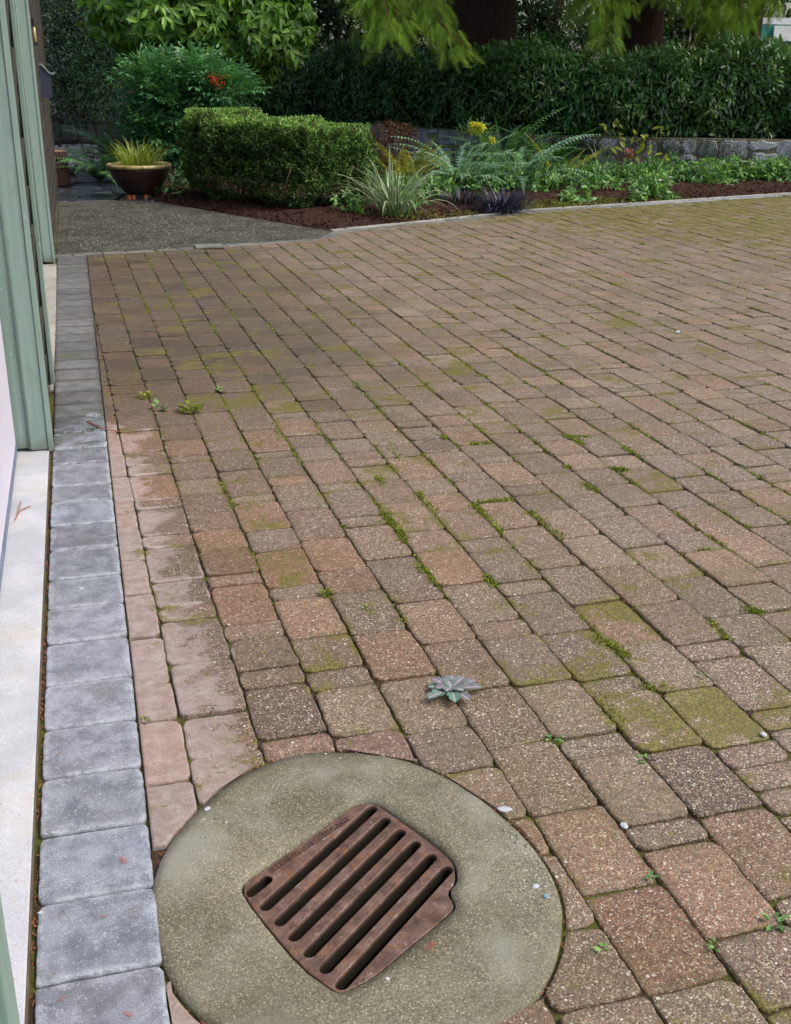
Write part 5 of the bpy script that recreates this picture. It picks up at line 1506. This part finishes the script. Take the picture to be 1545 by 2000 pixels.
for s_, e_, sag, n_, sz in (((1150, -140, 18.0), (1145, 0, 16.8), .08, 45, .25), ((1190, -120, 18.0), (1185, 62, 16.8), .08, 80, .25), ((1225, -90, 18.0), (1205, 10, 17.0), .06, 40, .25), ((1290, -120, 18.5), (1300, -20, 17.2), .08, 40, .26), ((1370, -120, 18.5), (1370, 15, 17.4), .08, 70, .28), ((1440, -120, 18.5), (1405, 30, 17.2), .1, 90, .30), ((1500, -110, 18), (1440, 30, 16.8), .1, 90, .30), ((1540, -100, 17.8), (1500, 0, 16.6), .08, 50, .28), ((1165, 50, 17.6), (1172, 100, 17.0), .02, 16, .18), ((1330, -100, 18.6), (1325, 0, 17.8), .1, 40, .26)):
    bough(c2, AT(*s_), AT(*e_), sag, n_, sz, 'cedar')
t3x = AT(1385, 60, 21.5)[0]
c3 = empty('cedar_tree', (t3x, 21.5, .4), 'thin dark cedar trunk farthest right, in front of the teal shelter', 'tree', 'cedar trees behind the laurel hedge')
trunk('trunk', t3x, 21.5, .17, 11, M['bark'], c3); crown(c3, t3x, 21.5, 4.5, 12, 3, 1300)
t4x = AT(1480, 60, 22.5)[0]
c4 = empty('cedar_tree', (t4x, 22.5, .4), 'slim dark trunk just left of the teal shelter sheet', 'tree', 'cedar trees behind the laurel hedge')
trunk('trunk', t4x - .05, 22.5, .13, 11, M['bark'], c4); crown(c4, t4x, 22.5, 4.5, 12, 3, 1100)

# background: leafy trees with gaps of sky
def back_tree(px_, Y, r, n, label, zc=2.6, rz=1.7, size=(.07, .13), mat='backleaf'):
    x = AT(px_, 60, Y)[0]
    root = empty('garden_tree', (x, Y, .4), label, 'tree', 'leafy garden trees behind the cedars')
    P, D, N, S, v = bush(n, (x, Y, zc), (r, r * .7, rz), OVAL, size, mat, 'b', root, 1.3, .1, lump=.35)
    link('crown', scatter('crown', OVAL, P, D, N, S, v), M[mat], root)
    mb = MB()
    for j in range(5):
        a = random.uniform(0, 6.28); mb.tube([(x, Y, .3), (x + .3 * r * math.cos(a), Y + .2 * r * math.sin(a), zc), (x + .8 * r * math.cos(a), Y + .5 * r * math.sin(a), zc + rz * .8)], [.07, .04, .015], 6)
    mb.build('trunk', M['bark'], root)
back_tree(460, 27, 2.2, 5000, 'dark leafy tree behind the spotted shrub')
back_tree(640, 27, 2.0, 3600, 'dark leafy tree left of the hanging cedar sprays, with white gaps')
back_tree(800, 29, 2.4, 6500, 'dark leafy tree directly behind the bright cedar sprays')
back_tree(1060, 27, 2.0, 3600, 'open dark tree between the two cedar trunks with bright gaps')
back_tree(1180, 31, 2.6, 4600, 'paler tree seen through the gap beside the second cedar')
back_tree(1340, 27, 1.9, 4200, 'dark leafy tree right of the second cedar trunk')
back_tree(1450, 30, 2.0, 2600, 'loose leafy tree around the teal shelter')
simple_bush('yellow_green_bush', 'low yellow green bush glimpsed over the right part of the laurel hedge', 1500, (AT(1420, 90, 20.2)[0], 20.2, 1.55), (1.6, .6, .45), OVAL, (.05, .08), 'yellowleaf', .8)
simple_bush('pale_bush', 'yellow green bush glimpsed at the far left above the glossy shrub', 1500, (AT(150, -20, 28)[0], 28, 2.6), (1.8, .8, 1.0), OVAL, (.06, .1), 'yellowleaf', .8)
n = 26000
P = np.stack([rng.uniform(-16, 42, n), rng.uniform(34, 42, n), .3 + 12 * rng.rand(n) ** 1.15], 1)
gap = np.array([noise.noise(Vector((p[0] * .55, p[2] * .8, 2))) + .5 * noise.noise(Vector((p[0] * 2.1, p[2] * 2.1, 5))) for p in P])
P = P[gap < .22]; n = len(P)
o = link('far_trees', scatter('far_trees', OVAL, P, unit(n) - np.array([0, 0, .2]), unit(n) + np.array([0, -.5, .5]), rng.uniform(.22, .5, n), rng.rand(n)), M['backleaf'])
tag(o, 'dark mass of trees closing the garden behind everything', 'trees', kind='stuff')
# teal shelter beyond the right trunks
sh = empty('garden_shelter', AT(1510, 60, 26), 'teal sheeted shelter with white panels glimpsed at the upper right', 'shelter')
a = AT(1482, 22, 26); b = AT(1600, 92, 26)
MB().box(a[0], a[0] + .05, 25.96, 26.02, .4, a[2] + .3).build('post', M['teal'], sh)
MB().box(a[0] + .06, b[0], 26.0, 26.03, AT(1500, 85, 26)[2], AT(1500, 48, 26)[2]).build('teal_sheet', M['teal'], sh)
MB().box(a[0] + .06, b[0], 26.0, 26.03, AT(1500, 47, 26)[2], AT(1500, 34, 26)[2]).build('white_panel', M['whitesheet'], sh)
MB().box(AT(1512, 60, 25.9)[0], b[0], 25.9, 25.93, AT(1500, 80, 26)[2], AT(1500, 50, 26)[2]).build('grey_curtain', M['whitesheet'], sh)

# ------------------------------------------------------------------ small things on the paving
def rosette():
    g = G(881, 1354); root = empty('rosette_weed', (g[0], g[1], .001), 'purple green rosette weed growing flat in a joint near the drain', 'weed')
    n = 13
    for i in range(n):
        a = i * 2.4 + .3; L = random.uniform(.060, .085) if i < 9 else random.uniform(.03, .045); z = .003 + .0009 * i
        V = []; F = []; E = []; seg = 10
        for k in range(seg + 1):
            t = k / seg; w = .003 + .0135 * math.sin(math.pi * min(1, max(0, (t - .15) / .9))) ** .8 * (1 + .28 * math.sin(k * 2.4)) if t > .15 else .0035
            if k == seg: w = .001
            zz = z + .006 * math.sin(t * 2.6)
            for q, e in ((-1, 1), (-.35, .4), (0, 0), (.35, .4), (1, 1)): V.append((t * L, q * w, zz + .25 * abs(q) * w)); E.append(e)
        for k in range(seg):
            for q in range(4): F.append((k * 5 + q, k * 5 + q + 1, k * 5 + q + 6, k * 5 + q + 5))
        me = pymesh('leaf', V, F, {'val': [random.random()] * len(V), 'edge': E}); me.materials.append(M['rosette']); me.polygons.foreach_set('use_smooth', [True] * len(F))
        place('leaf', me, root, (0, 0, 0), a, -.08)
rosette()
def weed(px_, py_, label, n, size, mat='hellebore', tpl=OVAL, r=.03, h=.02):
    g = G(px_, py_); a = rng.rand(n) * 6.28; rr = r * np.sqrt(rng.rand(n))
    P = np.stack([rr * np.cos(a), rr * np.sin(a), h * rng.rand(n)], 1)
    D = np.stack([np.cos(a), np.sin(a), .5 * rng.rand(n)], 1) + unit(n) * .3
    me = scatter('weed', tpl, P, D, unit(n) * .3 + np.array([0, 0, 1.]), rng.uniform(size * .7, size * 1.2, n), rng.rand(n))
    tag(link('weed', me, M[mat], loc=(g[0], g[1], .0)), label, 'weed', 'weeds growing in the paver joints')
weed(308, 802, 'broad leaved green weed nearest the grey border, left of the grass tuft', 9, .045, 'hellebore', OVAL, .012, .03)
weed(428, 765, 'pale little weed between the upper mossy pavers at left', 7, .03, 'hellebore', OVAL, .012)
weed(375, 803, 'grassy green tuft beside the broad leaved weed', 90, .03, 'moss', TINY, .045, .03)
weed(281, 775, 'small flat green tuft above the broad leaved weed', 50, .022, 'moss', TINY, .035, .012)
weed(637, 1162, 'tiny dark green tuft at a paver corner right of the orange pavers', 36, .016, 'moss', TINY, .014, .012)
weed(1080, 1446, 'tiny pale clover weed in the joint right of the rosette weed', 12, .013, 'hellebore', OVAL, .014, .008)
weed(1260, 1488, 'tiny pale weed in the joint below the large mossy paver', 10, .014, 'hellebore', OVAL, .016, .008)
weed(1370, 1320, 'tiny weed in the joint above the two mossy pavers', 8, .012, 'hellebore', OVAL, .014, .008)
weed(1275, 1718, 'little yellow green weed between the coarse pavers at right', 9, .012, 'hellebore', OVAL, .01, .008)
weed(1175, 1855, 'two leaved pale weed near the corner of the collar at lower right', 5, .014, 'hellebore', OVAL, .006, .006)
weed(1398, 1850, 'tiny pale weed at the lower right of the paving', 8, .012, 'hellebore', OVAL, .01, .008)
weed(1515, 1805, 'small weed at the right edge of the paving', 12, .018, 'hellebore', OVAL, .015, .01)
weed(280, 1410, 'tiny green sprig beside the grey border blocks', 16, .010, 'moss', TINY, .010, .006)
weed(700, 755, 'pale weed beside the middle moss covered paver', 7, .025, 'hellebore', OVAL, .015)
weed(425, 768, 'sprout just below the pale little weed', 4, .02, 'moss', TINY, .02)
# moss tufts along joints: one object, uncountable
mp = []
def joint_moss(pts_px, n, w=.009, h=.009):
    Q = [Vector(G(*q)) for q in pts_px]
    for _ in range(n):
        i = random.randrange(len(Q) - 1); p = Q[i].lerp(Q[i + 1], random.random()); mp.append((p.x + random.gauss(0, w), p.y + random.gauss(0, w), -.006 + random.random() * h))
for seg, n in (([(752, 1005), (780, 1035), (790, 1060)], 420), ([(925, 985), (940, 1000), (980, 1040)], 420), ([(815, 960), (850, 1005)], 260), ([(930, 982), (1000, 975)], 160), ([(1035, 1000), (1100, 1052)], 340), ([(1100, 850), (1130, 862), (1140, 870)], 300), ([(1105, 852), (1150, 855)], 200), ([(1195, 915), (1225, 918)], 220),
               ([(1140, 945), (1165, 960)], 180), ([(1215, 875), (1235, 885)], 180), ([(1160, 1245), (1205, 1265), (1225, 1285)], 260), ([(1380, 1210), (1420, 1250)], 200), ([(1460, 1190), (1490, 1198)], 150), ([(1170, 1360), (1215, 1420)], 200), ([(1365, 1075), (1390, 1078)], 120),
               ([(815, 1100), (850, 1140)], 180), ([(945, 1125), (965, 1145)], 150), ([(740, 930), (750, 950)], 120), ([(865, 850), (870, 858)], 110), ([(920, 868), (960, 866)], 160), ([(935, 735), (955, 737)], 130), ([(1105, 912), (1110, 915)], 80), ([(940, 536), (975, 537)], 150), ([(630, 575), (645, 590)], 80), ([(1425, 505), (1440, 512)], 160), ([(1480, 748), (1495, 752)], 80),
               ([(760, 860), (780, 905)], 100), ([(1250, 1340), (1300, 1345)], 80), ([(700, 1180), (730, 1200)], 60), ([(535, 820), (550, 860)], 100), ([(610, 820), (625, 850)], 60)):
    joint_moss(seg, int(n * 1.0))
for _ in range(330):      # random mossy stretches on the column joints
    k = random.randint(3, 32); m0 = random.uniform(2.4, 10.0); L = random.uniform(.06, .45)
    for _q in range(int(L * 260)):
        p = NV * (OFF + SP * k + random.gauss(0, .0028)) + DV * (m0 + random.random() * L)
        if p.y < edge_y(p.x) - .2: mp.append((p.x, p.y, -.006 + random.random() * .007))
P = np.array(mp); n = len(P)
o = link('joint_moss', scatter('joint_moss', TINY, P, unit(n) * .7 + np.array([0, 0, .8]), unit(n), rng.uniform(.006, .013, n), rng.rand(n)), M['moss'])
tag(o, 'bright green moss growing along the joints of the pavers', 'moss', kind='stuff')
# single stones
def stone(px_, py_, r, label, mat, sq=.5, el=1.3, name='pebble', group=None):
    g = G(px_, py_); bm = bmesh.new(); bmesh.ops.create_icosphere(bm, subdivisions=2, radius=r)
    for v in bm.verts:
        v.co *= 1 + .35 * noise.noise(v.co * (1.1 / r) + Vector((px_, py_, 0))); v.co.x *= el; v.co.z *= sq
    me = bpy.data.meshes.new(name); bm.to_mesh(me); bm.free()
    o = link(name, me, M[mat], loc=(g[0], g[1], .002 + r * sq * .6)); o.rotation_euler = (0, 0, random.uniform(0, 3)); tag(o, label, 'stone', group)
stone(1490, 1437, .0085, 'white angular stone at the corner of the right mossy paver', 'whitestone')
stone(1219, 1616, .008, 'pale bluish stone chip in the joint right of the collar', 'whitestone')
stone(1067, 1754, .006, 'small blue stone set near the right rim of the collar', 'bluestone')
stone(1046, 1733, .006, 'rounded cream pebble near the right rim of the collar', 'whitestone', .35)
stone(985, 1583, .010, 'chipped piece of pale concrete on the upper right rim of the collar', 'whitestone', .3, 1.6)
stone(757, 1914, .004, 'round white pebble on the collar below the grate', 'whitestone', .3, 1.1)
stone(1323, 650, .016, 'white stone lying on the pavers right of the middle', 'whitestone', .4)
stone(405, 1582, .0055, 'whitish pebble at the upper left rim of the collar', 'whitestone', .4, 1.5)
stone(78, 1785, .0035, 'white pebble in the dark gap beside the concrete sill', 'whitestone')
stone(160, 1150, .006, 'flat white spot of mortar on a grey border block', 'whitestone', .1, 1.3)
# river pebbles by the path
pm = []
bm = bmesh.new(); bmesh.ops.create_icosphere(bm, subdivisions=1, radius=1); pv_ = np.array([tuple(v.co) for v in bm.verts]); pf = np.array([[v.index for v in f.verts] for f in bm.faces]); bm.free()
n = 420; P = np.stack([rng.uniform(-.45, .42, n), rng.uniform(17.8, 23.3, n), rng.uniform(.01, .05, n)], 1)
o = link('river_pebbles', scatter('river_pebbles', (pv_ * np.array([1, .8, .55]), [], pf), P, unit(n) * np.array([1, 1, .1]), np.array([0, 0, 1.]) + unit(n) * .3, rng.uniform(.03, .065, n), rng.rand(n)), M['pebble'], smooth=True)
tag(o, 'grey river pebbles lying between the stump and the dark wall', 'pebbles', kind='stuff')
# fallen cedar sprigs
def sprig(px_, py_, label, L=.022, rz=0.0):
    g = G(px_, py_); V, _, T = SPRAY
    me = pymesh('cedar_sprig', [(v[0] * L * 1.2, v[1] * L * 1.8, v[2] * L * .4 + .004) for v in V], T)
    o = link('cedar_sprig', me, M['litter'], loc=(g[0], g[1], .003)); o.rotation_euler = (0, 0, rz); tag(o, label, 'sprig', 'fallen dry cedar sprigs')
sprig(828, 1858, 'rusty cedar sprig lying on the collar right of the grate', .026, .3)
sprig(247, 1692, 'rusty cedar sprig in the middle of a grey border block', .026, 1.9)
sprig(262, 1990, 'rusty sprig on the lowest grey border block', .02, 2.4)
sprig(115, 1962, 'small rusty sprig at the left of the lowest grey block', .014, .8)
sprig(195, 1797, 'tiny rusty sprig on the second lowest grey block', .013, .1)
sprig(110, 1478, 'tiny rusty sprig at the left side of a grey block', .014, .2)
sprig(105, 890, 'rusty sprig at the foot of the green casing', .03, .2)
sprig(12, 1390 + 30, 'rusty brown scrap on the pale sill', .02, 1.8)
sprig(5, 1762, 'rusty brown scrap low on the pale sill', .016, 1.4)
o = MB().tube([(*G(30, 1022), .012), (*G(40, 1005), .016), (*G(60, 994), .011)], .0018, 5).tube([(*G(33, 1015), .012), (*G(42, 985), .014)], .0014, 5).build('twig', M['litter'])
tag(o, 'forked brown twig lying on the pale sill near the green casing', 'twig')
o = MB().tube([(*G(170, 826), .006), (*G(205, 842), .01), (*G(240, 847), .006)], .0022, 5).tube([(*G(172, 823), .006), (*G(195, 840), .008)], .0015, 5).build('twig', M['litter'])
tag(o, 'thin dry twig lying across the grey border and the first pavers', 'twig')
# loose needles and grit in joints and the gap by the sill
mb = []
def lit(x, y, L, z=.004):
    mb.append((x, y, z, L))
for _ in range(420): lit(random.uniform(-.208, -.199), random.uniform(1.0, 5.6), random.uniform(.006, .02), random.uniform(-.014, -.002))
for _ in range(500):
    k = random.randint(0, 14); p = NV * (OFF + SP * k + random.gauss(0, .003)) + DV * random.uniform(1.2, 6); 
    if (p - Vector(RC)).length > .43: lit(p.x, p.y, random.uniform(.005, .013), -.003)
for _ in range(120): w = random.uniform(0, 6.28); r_ = ring_r(w) + .003; lit(RC[0] + r_ * math.cos(w), RC[1] + r_ * math.sin(w), random.uniform(.006, .014), -.004)
for _ in range(90): lit(random.uniform(-.33, -.215), random.uniform(1.6, 4.55), random.uniform(.003, .008), .0095)
P = np.array([m[:3] for m in mb]); n = len(P)
NEED = ([(0, -.08, 0), (0, .08, 0), (1, .05, .05), (1, -.05, .05)], [(0, 1, 2, 3)], [])
o = link('needle_litter', scatter('needle_litter', NEED, P, unit(n) * np.array([1, 1, .15]), np.array([0, 0, 1.]) + unit(n) * .2, np.array([m[3] for m in mb]), rng.rand(n)), M['litter'])
tag(o, 'rust coloured needles and crumbs caught in the joints', 'litter', kind='stuff')
# bark chips on the bed
n = 9000; x = rng.uniform(1.0, 10.5, n); y = np.array([bedfront(q) for q in x]) + .03 + rng.exponential(.7, n)
P = np.array([(a, b, bz(a, b) + .004) for a, b in zip(x, y)])
o = link('bark_chips', scatter('bark_chips', NEED, P, unit(n) * np.array([1, 1, .3]), np.array([0, 0, 1.]) + unit(n) * .5, rng.uniform(.02, .06, n), rng.rand(n), W=rng.uniform(.06, .16, n)), M['mulch'])
tag(o, 'reddish bark chips covering the planting bed', 'mulch', kind='stuff')
